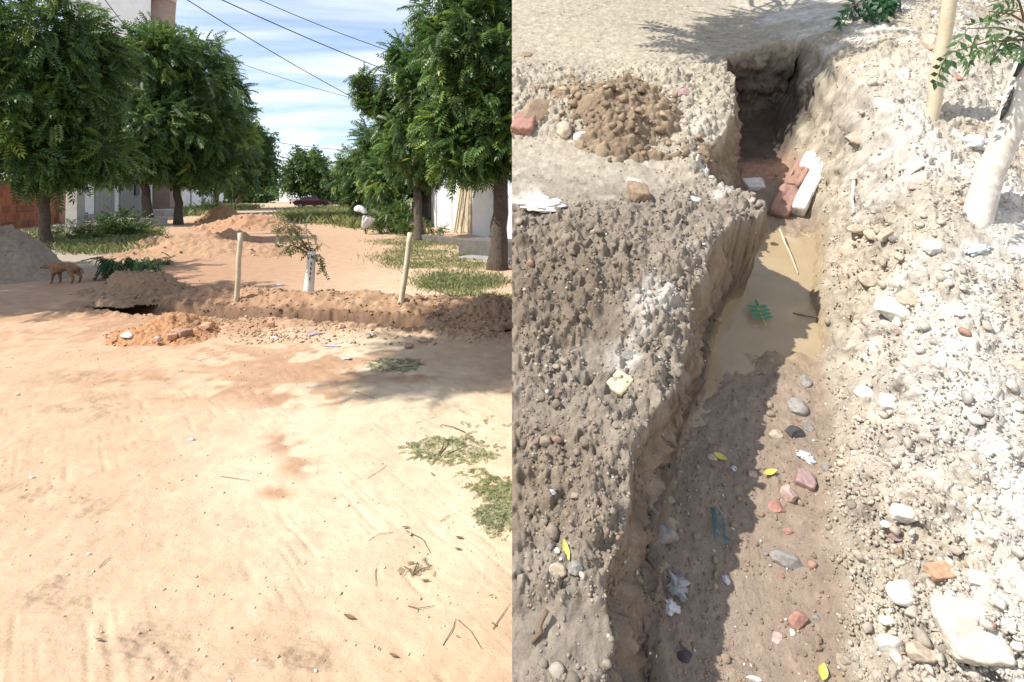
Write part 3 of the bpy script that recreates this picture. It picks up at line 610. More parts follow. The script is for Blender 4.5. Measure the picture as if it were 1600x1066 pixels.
GC = [(.15, .20, .07), (.20, .25, .09), (.26, .27, .12), (.34, .31, .16)]
def grass(name, label_kind, blobs, n, h0, h1, wd, seed, cols=GC, thr=.8):
    rg = np.random.default_rng(seed); P = scatter_px(blobs, n, rg, thr, 1.3, seed)
    V, F, C = grass_mesh(P, h0, h1, wd, rg, cols); o = link(name, npmesh(name, V, F, M_grass, C)); tag(o, label_kind, 'grass', kind='stuff'); return o
grass('verge_grass', 'short green grass covering the right verge in front of the low wall', [(690, 400, 100, 26, .5), (720, 440, 70, 16, .25), (640, 378, 60, 9, .12), (760, 470, 60, 8, .13)], 34000, .02, .09, .007, 201, thr=.78)
grass('tall_weeds', 'tall yellowing weeds on the right verge beside the parked car', [(510, 338, 66, 12, .5), (580, 346, 60, 12, .3), (625, 350, 50, 8, .2)], 14000, .2, .6, .02, 202, cols=[(.17, .21, .07), (.27, .28, .10), (.38, .34, .17), (.13, .18, .06)], thr=.7)
grass('weeds', 'green weeds round the trunk of the nearest tree on the left', [(150, 382, 90, 15, .6), (60, 372, 60, 9, .2), (215, 365, 40, 9, .2)], 9000, .06, .26, .012, 203, cols=[(.12, .17, .05), (.17, .22, .07), (.27, .27, .12), (.36, .33, .18)], thr=.6)
grass('far_weeds', 'scattered weeds along the foot of the far left wall', [(310, 333, 40, 5, .5), (365, 325, 40, 4, .5)], 4000, .2, .6, .04, 204, thr=.7)
def shrub(label, c, rx, ry, rz, n, size, seed, cola=(.05, .10, .02), colb=(.14, .22, .05), T=FT2, group=None, name='shrub', r=.02):
    c = Vector(c); t = empty(name, c); tag(t, label, 'shrub', group); random.seed(seed); m = MB()
    for k in range(6):
        m.tube([Vector((0, 0, -.05)), Vector((random.uniform(-.3, .3) * rx, random.uniform(-.3, .3) * ry, rz * .6)), Vector((random.uniform(-.8, .8) * rx, random.uniform(-.8, .8) * ry, rz * 1.5))], [r, r * .7, r * .3], 5)
    m.build('stem', M_twig, t)
    V, F, C = crown_mesh([(0, 0, rz * .9, rx, ry, rz), (rx * .4, 0, rz * .6, rx * .6, ry * .7, rz * .6), (-rx * .45, 0, rz * .6, rx * .6, ry * .7, rz * .6)], n, size, seed, T, cola, colb, 5, droop=.1)
    V[:, 2] = np.maximum(V[:, 2], .01); link('foliage', npmesh('foliage', V, F, M_leaf, C), t); return t
shrub('leafy green shrub in front of the white house, left of the concrete steps', G(188, 372), .9, .7, .55, 420, .3, 301)
shrub('lower broad weed clump at the foot of the concrete pole', G(120, 378), .9, .6, .38, 300, .24, 302, cola=(.08, .12, .03), colb=(.2, .24, .07))
shrub('small weed tuft beside the second tree of the left row', G(228, 368), .6, .4, .28, 140, .22, 303, cola=(.08, .12, .03), colb=(.18, .22, .06))
shrub('dark shrub against the left end of the long white wall', G(322, 336), 1.3, .8, .6, 220, .4, 304)
shrub('dense green shrub under the bushy tree beside the hanging plastic bags', G(618, 364), 1.1, .8, .75, 420, .3, 305)
shrub('trailing green creeper at the foot of the tiled house', G(655, 368), 1.0, .35, .28, 220, .22, 306)

# ------------------------------------------------------------------ buildings on the left: a line running to the vanishing point
M_white = mat('white_plaster', (.82, .81, .79), .9, .12, 1.2, .25, 20, dist=.01, rgb2=(.72, .70, .67)); M_grey = mat('grey_cement', (.36, .35, .33), .92, .22, 2.5, .4, 22, dist=.012, rgb2=(.27, .26, .24))
M_cream = mat('cream_plaster', (.52, .46, .33), .9, .2, 1.8, .3, 18, dist=.01, rgb2=(.40, .34, .24)); M_mort = mat('mortar', (.36, .30, .24), .95, .2, 12, .5, 50)
M_tan = mat('tan_tile', (.36, .23, .15), .7, .15, 3, .1, 20); M_pinkw = mat('pinkish_render', (.34, .25, .22), .9, .15, 2, .3, 30)
M_steel = mat('painted_steel', (.05, .05, .055), .5, .1, 4, .05, 40, spec=.5); M_blue = mat('pale_blue_sheet', (.52, .58, .66), .5, .15, 2.0, .05, 30, spec=.5, rgb2=(.62, .64, .66))
M_darkc = mat('weathered_cement', (.16, .145, .13), .92, .25, 5, .5, 30, dist=.02, rgb2=(.11, .10, .09)); M_conc = mat('pole_concrete', (.50, .48, .45), .9, .2, 5, .45, 30, dist=.01, rgb2=(.40, .385, .36)); M_dark = mat('dark_opening', (.025, .022, .02), .9, .1, 3, 0, 30)
M_cable = mat('black_cable', (.02, .02, .02), .5, 0, 3, 0, 10); M_redsoilwall = mat('reddish_low_wall', (.42, .24, .17), .9, .2, 6, .4, 30)
def LB(px, off=0.0):
    Y = 850 * 1.6 / (.131 * (430 - px)); return Vector(((px - CX) / FPX * Y - off, Y, 0))
def wallframe(a, b):
    """matrix with x running from a to b, y into the house, z up; returns it with the length"""
    d = (b - a); L = d.length; d.normalize(); up = Vector((0, 0, 1)); n = up.cross(d)
    m = Matrix((d, n, up)).transposed().to_4x4(); m.translation = a; return m, L
# brick garden wall, laid brick by brick
a_, b_ = LB(-8), LB(101)
Mx, Lb = wallframe(a_, b_); bw = empty('brick_wall', mat=Mx); tag(bw, 'unplastered red hollow brick wall at the left edge behind the nearest tree', 'wall')
link('mortar_bed', MB().box(0, Lb, .03, .20, 0, 2.25).mesh('mortar_bed', M_mort), bw)
mbk = MB().box(-.33, .33, 0, .2, -.17, .17).mesh('brick', M_brick)
M_brick2 = mat('darker_clay', (.27, .10, .06), .9, .3, 18, .5, 70, dist=.008); mbk2 = MB().box(-.33, .33, 0, .2, -.17, .17).mesh('brick', M_brick2)
random.seed(5)
for r in range(6):
    x = .35 - (.35 if r % 2 else 0)
    while x < Lb - .1:
        o = link('brick', mbk if random.random() < .7 else mbk2, bw, Matrix.Translation((x, random.uniform(-.012, .012), .2 + r * .37))); x += .70
# far brick stub
a_, b_ = LB(84, .4), LB(104, .2); Mx, L_ = wallframe(LB(86), LB(104)); t = empty('low_wall', mat=Mx); tag(t, 'short orange clay wall between the brick wall and the white house', 'wall')
link('wall', MB().box(.2, L_, -.15, .02, 0, 1.9).mesh('wall', M_redsoilwall), t)
# white single storey house
a_, b_ = LB(112), LB(186); Mx, L_ = wallframe(a_, b_); t = empty('white_house', mat=Mx); tag(t, 'white plastered single storey house behind the concrete pole', 'house')
link('wall', MB().box(0, L_, .03, 7, 0, 6.2).mesh('wall', M_white), t)
link('door', MB().box(.9, 1.9, -.03, .03, 0, 2.1).mesh('door', M_tan), t)
for k in range(5):
    link('gate_panel', MB().box(L_ * .42 + k * L_ * .09, L_ * .42 + (k + .93) * L_ * .09, -.05, .03, .1, 4.4).mesh('gate_panel', M_grey), t)
link('plinth', MB().box(-.1, L_ + .1, -.25, .03, 0, .35).mesh('plinth', M_grey), t)
# grey cement house front
a_, b_ = LB(187), LB(232); Mx, L_ = wallframe(a_, b_); t = empty('cement_house', mat=Mx); tag(t, 'stained grey cement house front with a small meter box, between two tree trunks', 'house')
link('wall', MB().box(0, L_, 0, 9, 0, 6.0).mesh('wall', M_cream), t); link('band', MB().box(0, L_, -.06, 0, 3.0, 3.25).mesh('band', M_grey), t)
link('lower_wall', MB().box(0, L_, -.05, -.003, 0, 2.9).mesh('lower_wall', M_grey), t)
mb = link('meter_box', MB().box(L_ * .42, L_ * .56, -.2, -.05, 1.6, 2.6).mesh('meter_box', M_steel), t)
link('pillar', MB().box(L_ * .86, L_ * .99, -.3, 0, 0, 6.1).mesh('pillar', M_white), t)
# house with grille gate
a_, b_ = LB(236), LB(284); Mx, L_ = wallframe(a_, b_); t = empty('gated_house', mat=Mx); tag(t, 'cream house front with a tall white barred gate behind the third tree', 'house')
link('wall', MB().box(0, L_ * .38, 0, .3, 0, 6.5).mesh('wall', M_cream), t); link('wall', MB().box(L_ * .9, L_, 0, .3, 0, 6.5).mesh('wall', M_cream), t)
link('lintel', MB().box(L_ * .38, L_ * .9, 0, .3, 5.6, 6.5).mesh('lintel', M_white), t); link('back_wall', MB().box(0, L_, 3, 3.3, 0, 6).mesh('back_wall', M_tan), t)
link('window', MB().box(L_ * .06, L_ * .14, -.03, 0, 2.2, 5.5).mesh('window', M_dark), t); link('meter_box', MB().box(L_ * .24, L_ * .31, -.2, 0, 2.0, 3.2).mesh('meter_box', M_steel), t)
gt = empty('gate', mat=Matrix.Identity(4)); gt.parent = t
bar = MB().box(-.10, .10, -.08, 0, .3, 5.5).mesh('bar', M_white)
for k in range(10): link('bar', bar, gt, Matrix.Translation((L_ * (.40 + .052 * k), 0, 0)))
rail = MB().box(L_ * .38, L_ * .9, -.12, -.08, -.07, .07).mesh('rail', M_white)
for k in range(7): link('rail', rail, gt, Matrix.Translation((0, 0, .5 + .8 * k)))
# long white wall
a_, b_ = LB(287), LB(412); Mx, L_ = wallframe(a_, b_); t = empty('long_wall', mat=Mx); tag(t, 'long blank white wall running away down the left side of the street', 'wall')
link('wall', MB().box(0, L_, 0, .3, 0, 6.0).mesh('wall', M_white), t); link('coping', MB().box(-.1, L_, -.08, .38, 6.0, 6.2).mesh('coping', M_grey), t)
for k in range(8): link('pilaster', MB().box(6 + k * 14, 6.6 + k * 14, -.14, 0, 0, 6.0).mesh('pilaster', M_grey), t)
# steps in front of the houses
def slab_at(label, name, pa, pb, za, dep, m, cat, M_=None):
    a, b = G(*pa), G(*pb); Mx, L = wallframe(a, b); o = link(name, MB().box(0, L, 0, dep, -.05, za).mesh(name, m), mat=Mx); tag(o, label, cat); bevel(o, .015); return o
slab_at('grey concrete platform in front of the stained cement house', 'concrete_step', (196, 356), (262, 353), .42, 2.2, M_grey, 'step')
slab_at('white concrete doorstep before the barred gate', 'doorstep', (258, 338), (292, 336), .5, 1.6, M_conc, 'step')
slab_at('low grey kerb step beside the concrete pole', 'kerb_step', (138, 362), (176, 358), .3, 1.4, M_grey, 'step')
# tall white block behind
tb = empty('tall_building', W(190, 305, 52)); tag(tb, 'tall bright white building with a pinkish stair tower rising behind the left trees', 'building'); tb.rotation_euler = (0, 0, R(33))
q0 = W(120, 305, 52).x - tb.location.x; q1 = W(228, 305, 52).x - tb.location.x; q2 = W(262, 305, 52).x - tb.location.x
link('wall', MB().box(q0, q1, 0, 9, -1.6, 24).mesh('wall', M_white), tb)
link('stair_tower', MB().prism([(q1 + .02, 1.2), (q2 - .5, .6), (q2, 1.6), (q2, 8), (q1 + .02, 8)], -1.6, 19.6).mesh('stair_tower', M_pinkw), tb)
link('roof_slab', MB().box(q1 + .05, q2 + .1, .2, 8.2, 19.62, 19.9).mesh('roof_slab', M_white), tb)
link('window', MB().box(q1 + .5, q1 + 1.2, .7, 1.3, 12.5, 14.5).mesh('window', M_dark), tb)
# concrete electricity pole
t = empty('electricity_pole', G(118, 373)); tag(t, 'pale concrete electricity pole in front of the white house', 'pole')
m = MB(); zt = 9.0
m.add([(-.24, -.2, -.2), (.24, -.2, -.2), (.24, .2, -.2), (-.24, .2, -.2), (-.13, -.11, zt), (.13, -.11, zt), (.13, .11, zt), (-.13, .11, zt)], [(0, 3, 2, 1), (4, 5, 6, 7), (0, 1, 5, 4), (1, 2, 6, 5), (2, 3, 7, 6), (3, 0, 4, 7)])
o = m.build('shaft', M_conc, t); bevel(o, .03)
link('crossarm', MB().box(-.9, .9, -.06, .06, 8.55, 8.68).mesh('crossarm', M_conc), t)
for x in (-.8, -.3, .3, .8): link('insulator', MB().tube([(x, 0, 8.68), (x, 0, 8.74), (x, 0, 8.83)], [.05, .06, .03], 8).mesh('insulator', M_white), t)
# second far pole
for (px_, py_, Yt) in ((362, 318, 95),):
    t = empty('electricity_pole', G(px_, py_)); tag(t, 'slim distant concrete pole among the far left trees', 'pole'); link('shaft', MB().tube([(0, 0, -.1), (0, 0, 8)], [.25, .14], 8).mesh('shaft', M_conc), t)
# wires
def wire(label, A, B_, sag, r=.012):
    m = MB(); A, B_ = Vector(A), Vector(B_); pts = [A.lerp(B_, i / 24) - Vector((0, 0, sag * 4 * (i / 24) * (1 - i / 24))) for i in range(25)]
    o = m.build('power_line', M_cable, None, True) if False else None
    m.tube(pts, r, 6); o = m.build('power_line', M_cable, None, True); tag(o, label, 'cable', 'overhead cables across the street'); return o
wire('upper black cable crossing highest over the street towards the right tree', W(340, -30, 17), W(720, 112, 24), .25, .014)
wire('middle thick black cable sloping down across the sky to the arching bough', W(300, -22, 15), W(740, 158, 22), .18, .016)
wire('steepest black cable running down behind the arching bough', W(258, -22, 13), W(650, 200, 24), .2, .013)
wire('thin faint cable low on the left that meets the steep cable', W(300, 70, 24), W(620, 168, 34), .3, .012)
wire('short level cable above the distant rounded tree', W(395, 216, 40), W(600, 236, 44), .25, .018)
wire('short cable over the nearest left tree in front of the tall white building', W(150, -20, 14), W(240, 90, 20), .1, .011)

# ------------------------------------------------------------------ buildings on the right
def RB(px): 
    Y = 850 * 1.6 / (.2 * (px - 430)); return Vector(((px - CX) / FPX * Y, Y, 0))
a_, b_ = RB(643), RB(683); Mx, L_ = wallframe(a_, b_); t = empty('tiled_house', mat=Mx); tag(t, 'corner of a small house with brown and cream wall tiles behind the slim tree', 'house')
# here the wall frame's y runs away from the street
link('wall', MB().box(0, L_, .02, 5, 0, 3.6).mesh('wall', M_pinkw), t)
tl = [MB().box(0, .55, 0, .02, 0, .26).mesh('tile', M_tan), MB().box(0, .55, 0, .02, 0, .26).mesh('tile', M_cream)]
M_paletile = mat('pale_tile', (.46, .40, .36), .6, .1, 3, .05, 20)
tp = MB().box(0, .55, 0, .02, 0, .26).mesh('tile', M_paletile)
for r in range(10):
    for c in range(int(L_ * .8 / .57)):
        link('tile', tp if r < 4 else (tl[0] if r < 7 else (tl[1] if (r + c) % 3 else tl[0])), t, Matrix.Translation((c * .57 + .02, 0, .1 + r * .275)))
link('pilaster', MB().box(L_ * .84, L_, -.06, .02, 0, 3.6).mesh('pilaster', M_white), t)
a_, b_ = RB(684), RB(845); Mx, L_ = wallframe(a_, b_); t = empty('garden_wall', mat=Mx); tag(t, 'stained white and cream wall with corrugated metal gates behind the large right tree', 'wall')
link('plaster_wall', MB().box(L_ * .22, L_ * .62, 0, .2, 0, 2.9).mesh('plaster_wall', M_white), t); link('plaster_wall', MB().box(L_ * .30, L_ * .45, -.04, 0, .05, 2.85).mesh('plaster_wall', M_cream), t)
link('plaster_wall', MB().box(L_ * .62, L_, .05, .2, 0, 2.95).mesh('plaster_wall', M_cream), t)
def corrugated(x0, x1, z0, z1, mm, par, nm='corrugated_sheet'):
    n = int((x1 - x0) / .05); m = MB(); vs = []; fs = []
    for i in range(n + 1):
        y = -.03 - .02 * math.cos(i * math.pi * .5); x = x0 + (x1 - x0) * i / n; vs += [(x, y, z0), (x, y, z1)]
    for i in range(n): fs.append((2 * i, 2 * i + 2, 2 * i + 3, 2 * i + 1))
    m.add(vs, fs); return m.build(nm, mm, par, True)
corrugated(0.05, L_ * .2, .05, 2.8, M_blue, t); corrugated(L_ * .63, L_ * .95, .1, 2.8, M_blue, t); link('gate_post', MB().box(L_ * .2, L_ * .22, -.08, .15, 0, 2.95).mesh('gate_post', M_white), t)
for k, (fa, dx_) in enumerate(((.335, .5), (.36, .42), (.41, .3))):
    link('leaning_board', MB().tube([(L_ * fa, -.35, 0.0), (L_ * fa + dx_, -.06, 2.7)], .05, 6).mesh('leaning_board', M_wood), t)
slab_at('low reddish masonry ledge beside the tiled house', 'low_ledge', (608, 362), (650, 366), .4, .5, M_redsoilwall, 'ledge')
slab_at('weathered grey concrete bench wall behind the slim tree', 'bench_wall', (648, 376), (740, 386), .22, .22, M_darkc, 'wall')
slab_at('dark low masonry planter block beside the large right trunk', 'planter_block', (716, 398), (830, 408), .42, .9, M_darkc, 'planter')
slab_at('pale cement pavement strip at the foot of the planter block', 'pavement_strip', (716, 404), (820, 412), .05, .5, M_grey, 'pavement')
# far walls closing the street
for i, (x0_, x1_, Y_, h_, mm, lb, nm) in enumerate(((436, 560, 130, 3.2, M_white, 'low white wall far down the right side behind the parked car', 'far_wall'), (395, 446, 330, 5.5, M_grey, 'tiny grey building at the very end of the street', 'far_building'))):
    a = W(x0_, 305, Y_); b = W(x1_, 305, Y_); o = link(nm, MB().box(0, b.x - a.x, 0, 5, -1.7, h_ - 1.6).mesh(nm, mm), loc=a); tag(o, lb, 'wall' if i == 0 else 'building')

# ------------------------------------------------------------------ loose earth and stones
import bmesh
def ico(sub):
    bm = bmesh.new(); bmesh.ops.create_icosphere(bm, subdivisions=sub, radius=1)
    V = np.array([v.co[:] for v in bm.verts]); F = np.array([[v.index for v in f.verts] for f in bm.faces]); bm.free(); return V, F
I1, I2, I3 = ico(1), ico(2), ico(4)
def rockify(V, rg, planes=7, rough=.12, off=.62):
    V = V * (1 + rough * rg.normal(0, 1, (len(V), 1)))
    for _ in range(planes):
        d = rg.normal(0, 1, 3); d /= np.linalg.norm(d); k = rg.uniform(off, .95); s_ = V @ d; m = s_ > k
        V[m] -= (s_[m] - k)[:, None] * d[None]
    return V
rgt = np.random.default_rng(44)
def clodify(V, k):
    n = fbm(V[:, 0] * 1.6 + k * 3.1, V[:, 1] * 1.6 + V[:, 2] * 1.3, 3, 600 + k, .75); m = fbm(V[:, 0] * 4 + k, V[:, 1] * 4 - V[:, 2] * 3, 2, 640 + k)
    return rockify(V * (1 + .45 * n + .22 * m)[:, None], rgt, 10, .06, .55)
T1 = [rockify(I1[0].copy(), rgt, 3, .20) for _ in range(14)]; T2 = [clodify(I2[0].copy(), k) for k in range(16)]
def lumps(P, Rr, C, Ts, F0, rg, flat=.8):
    n = len(P); Ts = np.array(Ts); k = rg.integers(0, len(Ts), n); V0 = Ts[k]
    Q = rg.normal(0, 1, (n, 4)); Q /= np.linalg.norm(Q, axis=1, keepdims=True); w, x, y, z = Q.T
    Rm = np.stack([1 - 2 * (y * y + z * z), 2 * (x * y - z * w), 2 * (x * z + y * w), 2 * (x * y + z * w), 1 - 2 * (x * x + z * z), 2 * (y * z - x * w), 2 * (x * z - y * w), 2 * (y * z + x * w), 1 - 2 * (x * x + y * y)], 1).reshape(n, 3, 3)
    sc = Rr[:, None] * rg.uniform(.65, 1.15, (n, 3)); V = np.einsum('nij,nkj->nki', Rm, V0 * sc[:, None]); V[:, :, 2] *= flat
    V = V + P[:, None]; F = F0[None] + (np.arange(n) * V0.shape[1])[:, None, None]
    return V.reshape(-1, 3), F.reshape(-1, 3), np.repeat(C, V0.shape[1], axis=0)
def bank_world(V):
    return np.stack([V[:, 0], FOOT.y + V[:, 1] * TC - V[:, 2] * TS, FOOT.z + V[:, 1] * TS + V[:, 2] * TC], 1)
def rough_mask(px, py):
    sm = np.clip(blob(px, py, 930, 40, 330, 66, 0, .4) + blob(px, py, 875, 270, 190, 58, 0, .4) + .8 * blob(px, py, 935, 545, 26, 55, 10, .4) + .9 * blob(px, py, 860, 1010, 110, 55, 0, .35) + blob(px, py, 1165, 40, 160, 40, 0, .5) + blob(px, py, 1560, 62, 90, 34, 0, .4) + .8 * blob(px, py, 1540, 395, 80, 26, -10, .6), 0, 1)
    return 1 - .93 * sm
def bank_scatter(name, label, n, r0, r1, pw, seed, Ts, F0, mode):
    rg = np.random.default_rng(seed)
    px = rg.uniform(800, 1680, n); py = rg.uniform(-40, 1100, n); u, v = S(px, py); m = u > .03; px, py, u, v = px[m], py[m], u[m], v[m]
    h, c, cut = bank_h(u, v); rm = rough_mask(px, py); flo = cut > .97; wall = (cut > .12) & ~flo
    k = rg.random(len(u)); clump = vnoise(u * 3, v * 3, seed)
    left = u < np.interp(v, *LF)
    keep = np.where(flo, k < .22, np.where(wall & left, k < .55, k < rm * np.where(left, .35 + .9 * clump, .5 + .9 * clump)))
    if mode == 'big': keep &= ~(flo & (v > 2.0) & (v < 3.1))
    keep &= ~((v > float(S(1200, 560, -.5)[1])) & flo & (v < 3.0) & (rg.random(len(u)) < .93))
    px, py, u, v, h, c, left, flo = [a[keep] for a in (px, py, u, v, h, c, left, flo)]
    t = np.sqrt(u * u + v * v) / 2.5; n = len(u)
    r = (r0 + (r1 - r0) * rg.random(n) ** pw) * np.sqrt(.45 + .6 * t) * np.where(flo, .8, 1)
    C = c * rg.uniform(.78, 1.25, (n, 1)) + 0
    kk = rg.random(n)[:, None]; lf = left[:, None]
    C = np.where(kk < .14, C * np.array([1.25, 1.27, 1.3]), C)
    C = np.where((kk > .918) & (kk < .93), np.array([.33, .20, .15]), C); C = np.where((kk > .935) & (kk < .95), np.array([.23, .21, .20]), C)
    C = np.where((kk > .975), np.array([.56, .54, .50]), C)
    V, F, CC_ = lumps(np.stack([u, v, h + r * .25], 1), r, C.clip(.03, .7), Ts, F0, rg)
    o = link(name, npmesh(name, bank_world(V), F, M_stone, CC_, False)); tag(o, label, 'rubble', kind='stuff')
bank_scatter('soil_clods', 'clods and stones of dug soil strewn over the bank', 3000, .006, .028, 3.6, 401, T2, I2[1], 'big')
bank_scatter('soil_crumbs', 'small crumbs and gravel strewn over the bank', 30000, .0028, .0095, 1.8, 402, T1, I1[1], 'small')

def street_scatter(name, label, blobs, n, r0, r1, pw, seed, cols, thr=.6):
    rg = np.random.default_rng(seed); P = []
    for (cx_, cy_, rx_, ry_, wg) in blobs:
        k = int(n * wg); rr = np.sqrt(rg.random(k)); a = rg.uniform(0, 2 * np.pi, k)
        px = cx_ + rx_ * rr * np.cos(a); py = np.maximum(cy_ + ry_ * rr * np.sin(a), 330); Y = FPX * CAMH / (py - HOR); X = (px - CX) / FPX * Y; P.append(np.stack([X, Y], 1))
    P = np.concatenate(P); keep = (vnoise(P[:, 0] * 1.5, P[:, 1] * 1.5, seed) + rg.uniform(-.3, .3, len(P)) > 1 - thr) & (P[:, 0] < 1.2); P = P[keep]; n = len(P)
    h, c = street_h(P[:, 0], P[:, 1]); r = r0 + (r1 - r0) * rg.random(n) ** pw
    ci = rg.integers(0, len(cols) + 3, n); CT = np.array(cols + [cols[0]] * 3); C = np.where((ci >= len(cols) - 2)[:, None], c, CT[ci]) * rg.uniform(.8, 1.2, (n, 1))
    V, F, CC_ = lumps(np.stack([P[:, 0], P[:, 1], h + r * .25], 1), r, C.clip(.02, .75), T2 if r1 > .02 else T1, I2[1] if r1 > .02 else I1[1], rg, .75)
    o = link(name, npmesh(name, V, F, M_stone, CC_)); tag(o, label, 'rubble', kind='stuff')
RC = [(.40, .26, .165), (.34, .215, .135), (.44, .34, .25), (.36, .20, .13), (.45, .32, .22)]
street_scatter('trench_rubble', 'lumps of reddish earth and stones along the trench across the street', [(560, 482, 250, 26, .35), (600, 520, 220, 22, .3), (400, 505, 90, 35, .12), (270, 470, 120, 34, .1), (740, 500, 70, 34, .13)], 9500, .005, .026, 4.2, 411, RC, .66)
street_scatter('road_grit', 'fine grit and pebbles scattered on the bare street', [(400, 800, 420, 300, .55), (400, 570, 400, 40, .3), (300, 410, 200, 30, .15)], 2600, .002, .009, 3.0, 412, [(.62, .55, .46), (.36, .24, .16), (.5, .4, .3)], .75)

def heap_clods():
    for (o, x, y, z, c, rr, cs, seed) in HEAPS:
        rg = np.random.default_rng(seed + 40); ok = np.argwhere((rr < 1.12) & (z > -.02)); n = 700 if cs < .1 else 260
        ij = ok[rg.integers(0, len(ok), n)]; P = np.stack([x[ij[:, 0], ij[:, 1]], y[ij[:, 0], ij[:, 1]], z[ij[:, 0], ij[:, 1]]], 1); r = cs * (.07 + .36 * rg.random(n) ** 4.5)
        P[:, :2] += rg.normal(0, cs * .3, (n, 2)); P[:, 2] += r * .2
        if 'bank' in o['label']: P[:, 0] = np.maximum(P[:, 0], x.min() + r * 1.3)
        C = c[ij[:, 0], ij[:, 1]] * rg.uniform(.75, 1.3, (n, 1)); V, F, CC_ = lumps(P, r, C.clip(.02, .7), T2, I2[1], rg, .85)
        link('loose_clods', npmesh('loose_clods', V, F, M_stone, CC_), o)['kind'] = 'stuff'
# heaps on the street
heap('grey sand heap at the left edge beside the nearest tree trunk', Matrix.Translation(G(-8, 432)), 1.5, 1.05, 1.0, (.27, .215, .165), (.34, .28, .22), 501, .07, 150, peak=.9, rough=1.4, name='sand_heap', cat='sand heap')
heap('brown earth heap beside the hole, with cut green branches on it', Matrix.Translation(G(222, 458)), .95, .75, .36, (.31, .20, .125), (.40, .28, .185), 502, .08, 120, rough=1.7)
heap('small orange earth heap in front of the trench with broken bricks at its foot', Matrix.Translation(G(272, 520)), .66, .52, .20, (.46, .245, .125), (.40, .235, .135), 503, .05, 120, rough=1.7)
heap('shaded earth heap at the right end of the trench', Matrix.Translation(G(760, 492)), .72, .5, .24, (.34, .22, .14), (.42, .29, .19), 504, .07, 100, rough=1.7)
heap('low spread earth heap in the shade left of the road middle', Matrix.Translation(G(310, 396)), 2.3, 1.5, .42, (.37, .22, .135), (.44, .29, .18), 505, .12, 110, rough=1.7)
heap('reddish earth heap with a dark side in front of the far left trees', Matrix.Translation(G(392, 359)), 2.4, 1.5, .72, (.38, .215, .13), (.44, .28, .17), 506, .16, 90, rough=1.7)
heap('pointed orange earth heap farther up the left side', Matrix.Translation(G(348, 347)), 1.8, 1.4, .9, (.45, .26, .14), (.42, .27, .16), 507, .16, 80, rough=1.7)
heap('flat brown earth heap just behind the left wooden stake', Matrix.Translation(G(250, 388)), 1.3, .8, .30, (.35, .215, .13), (.43, .29, .18), 508, .1, 80, rough=1.7)
heap('reddish rough earth heap on the left of the road below the first long one', Matrix.Translation(G(365, 378)), 1.5, .9, .34, (.37, .215, .13), (.44, .28, .17), 510, .1, 90, rough=1.7)
heap('heap of brown crumbly soil with stones on the bank, left of the trench head', BM(*[float(a) for a in S(965, 178)], -.01), .58, .56, .17, (.21, .155, .11), (.35, .27, .18), 509, .085, 190, rough=1.7, m=M_soil, umin=-float(S(965, 178)[0]) + .004)

heap_clods()
# ------------------------------------------------------------------ single stones, bricks and litter
def vcol_mesh(name, V, F, m, cols, smooth=False): return npmesh(name, V, F, m, cols, smooth)
_rk = [0]
CB = {'white': (.58, .56, .52), 'grey': (.24, .225, .205), 'brown': (.25, .18, .125), 'brick': (.32, .19, .14), 'red': (.31, .17, .135), 'tan': (.40, .33, .25), 'pink': (.42, .30, .26), 'purple': (.30, .20, .19), 'orange': (.44, .265, .17), 'dark': (.07, .065, .065), 'teal': (.35, .55, .46), 'yellowish': (.52, .46, .30)}
def stone(label, M, dims, col, name='stone', cat='stone', blocky=False, sub=None, group=None, rot=0, tilt=0, cuts=3):
    """dims: full size along x, y, z"""
    _rk[0] += 1; rg = np.random.default_rng(900 + _rk[0])
    V, F = I3; V = V.copy()
    if blocky:
        s_ = np.abs(V).max(axis=1, keepdims=True); V = V / s_ * .78 + V * .12
        V = V * (1 + .02 * rg.normal(0, 1, (len(V), 1)))
        for _ in range(cuts):
            d = rg.normal(0, 1, 3); d /= np.linalg.norm(d); k = rg.uniform(.95, 1.15); s2 = V @ d; m = s2 > k; V[m] -= (s2[m] - k)[:, None] * d[None]
    else: V = rockify(V, rg, 11, .0, .60)
    k3 = fbm(V[:, 0] * 3 + _rk[0], V[:, 1] * 3 + V[:, 2] * 2, 4, 700 + _rk[0]); V = V * (1 + .045 * k3[:, None])
    V = V / (V.max(axis=0) - V.min(axis=0)) * np.array(dims)
    C = np.array(CB[col] if isinstance(col, str) else col)[None] * (1 + .28 * k3[:, None])
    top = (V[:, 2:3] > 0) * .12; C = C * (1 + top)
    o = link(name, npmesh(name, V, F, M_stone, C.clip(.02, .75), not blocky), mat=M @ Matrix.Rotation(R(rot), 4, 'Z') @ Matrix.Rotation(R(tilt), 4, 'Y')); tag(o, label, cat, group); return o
def bstone(label, px, py, wpx, hpx, col, **k):
    u, v, w = SP(px, py); t = math.sqrt((B(u, v, w) - Vector((0, 0, CAMH))).y ** 2); kpx = t / FPX
    z = min(wpx, hpx) * kpx * k.pop('zf', .75); span = float(S(px, py - hpx / 2, w)[1] - S(px, py + hpx / 2, w)[1]); dv = max(.8 * span, span - .45 * z)
    k['rot'] = k.get('rot', 0) - math.degrees(math.atan2(px - 800, py + 300)) * .5
    return stone(label, BM(u, v, w + z * .14), (wpx * kpx, dv, z), col, **k)
bstone('squarish brown stone standing alone on the smooth ground left of the trench', 996, 308, 30, 32, 'brown', blocky=True, rot=12, zf=1.1)
bstone('large dark brown block at the left foot of the crumbly heap', 838, 182, 38, 46, 'brown', blocky=True, rot=-28, tilt=24, name='block', cat='block')
bstone('dark red broken brick at the left border below the brown block', 818, 200, 36, 34, 'red', blocky=True, rot=-8, name='broken_brick', cat='brick')
bstone('rounded grey-brown stone at the lower left foot of the crumbly heap', 882, 208, 24, 28, 'tan', zf=1.1)
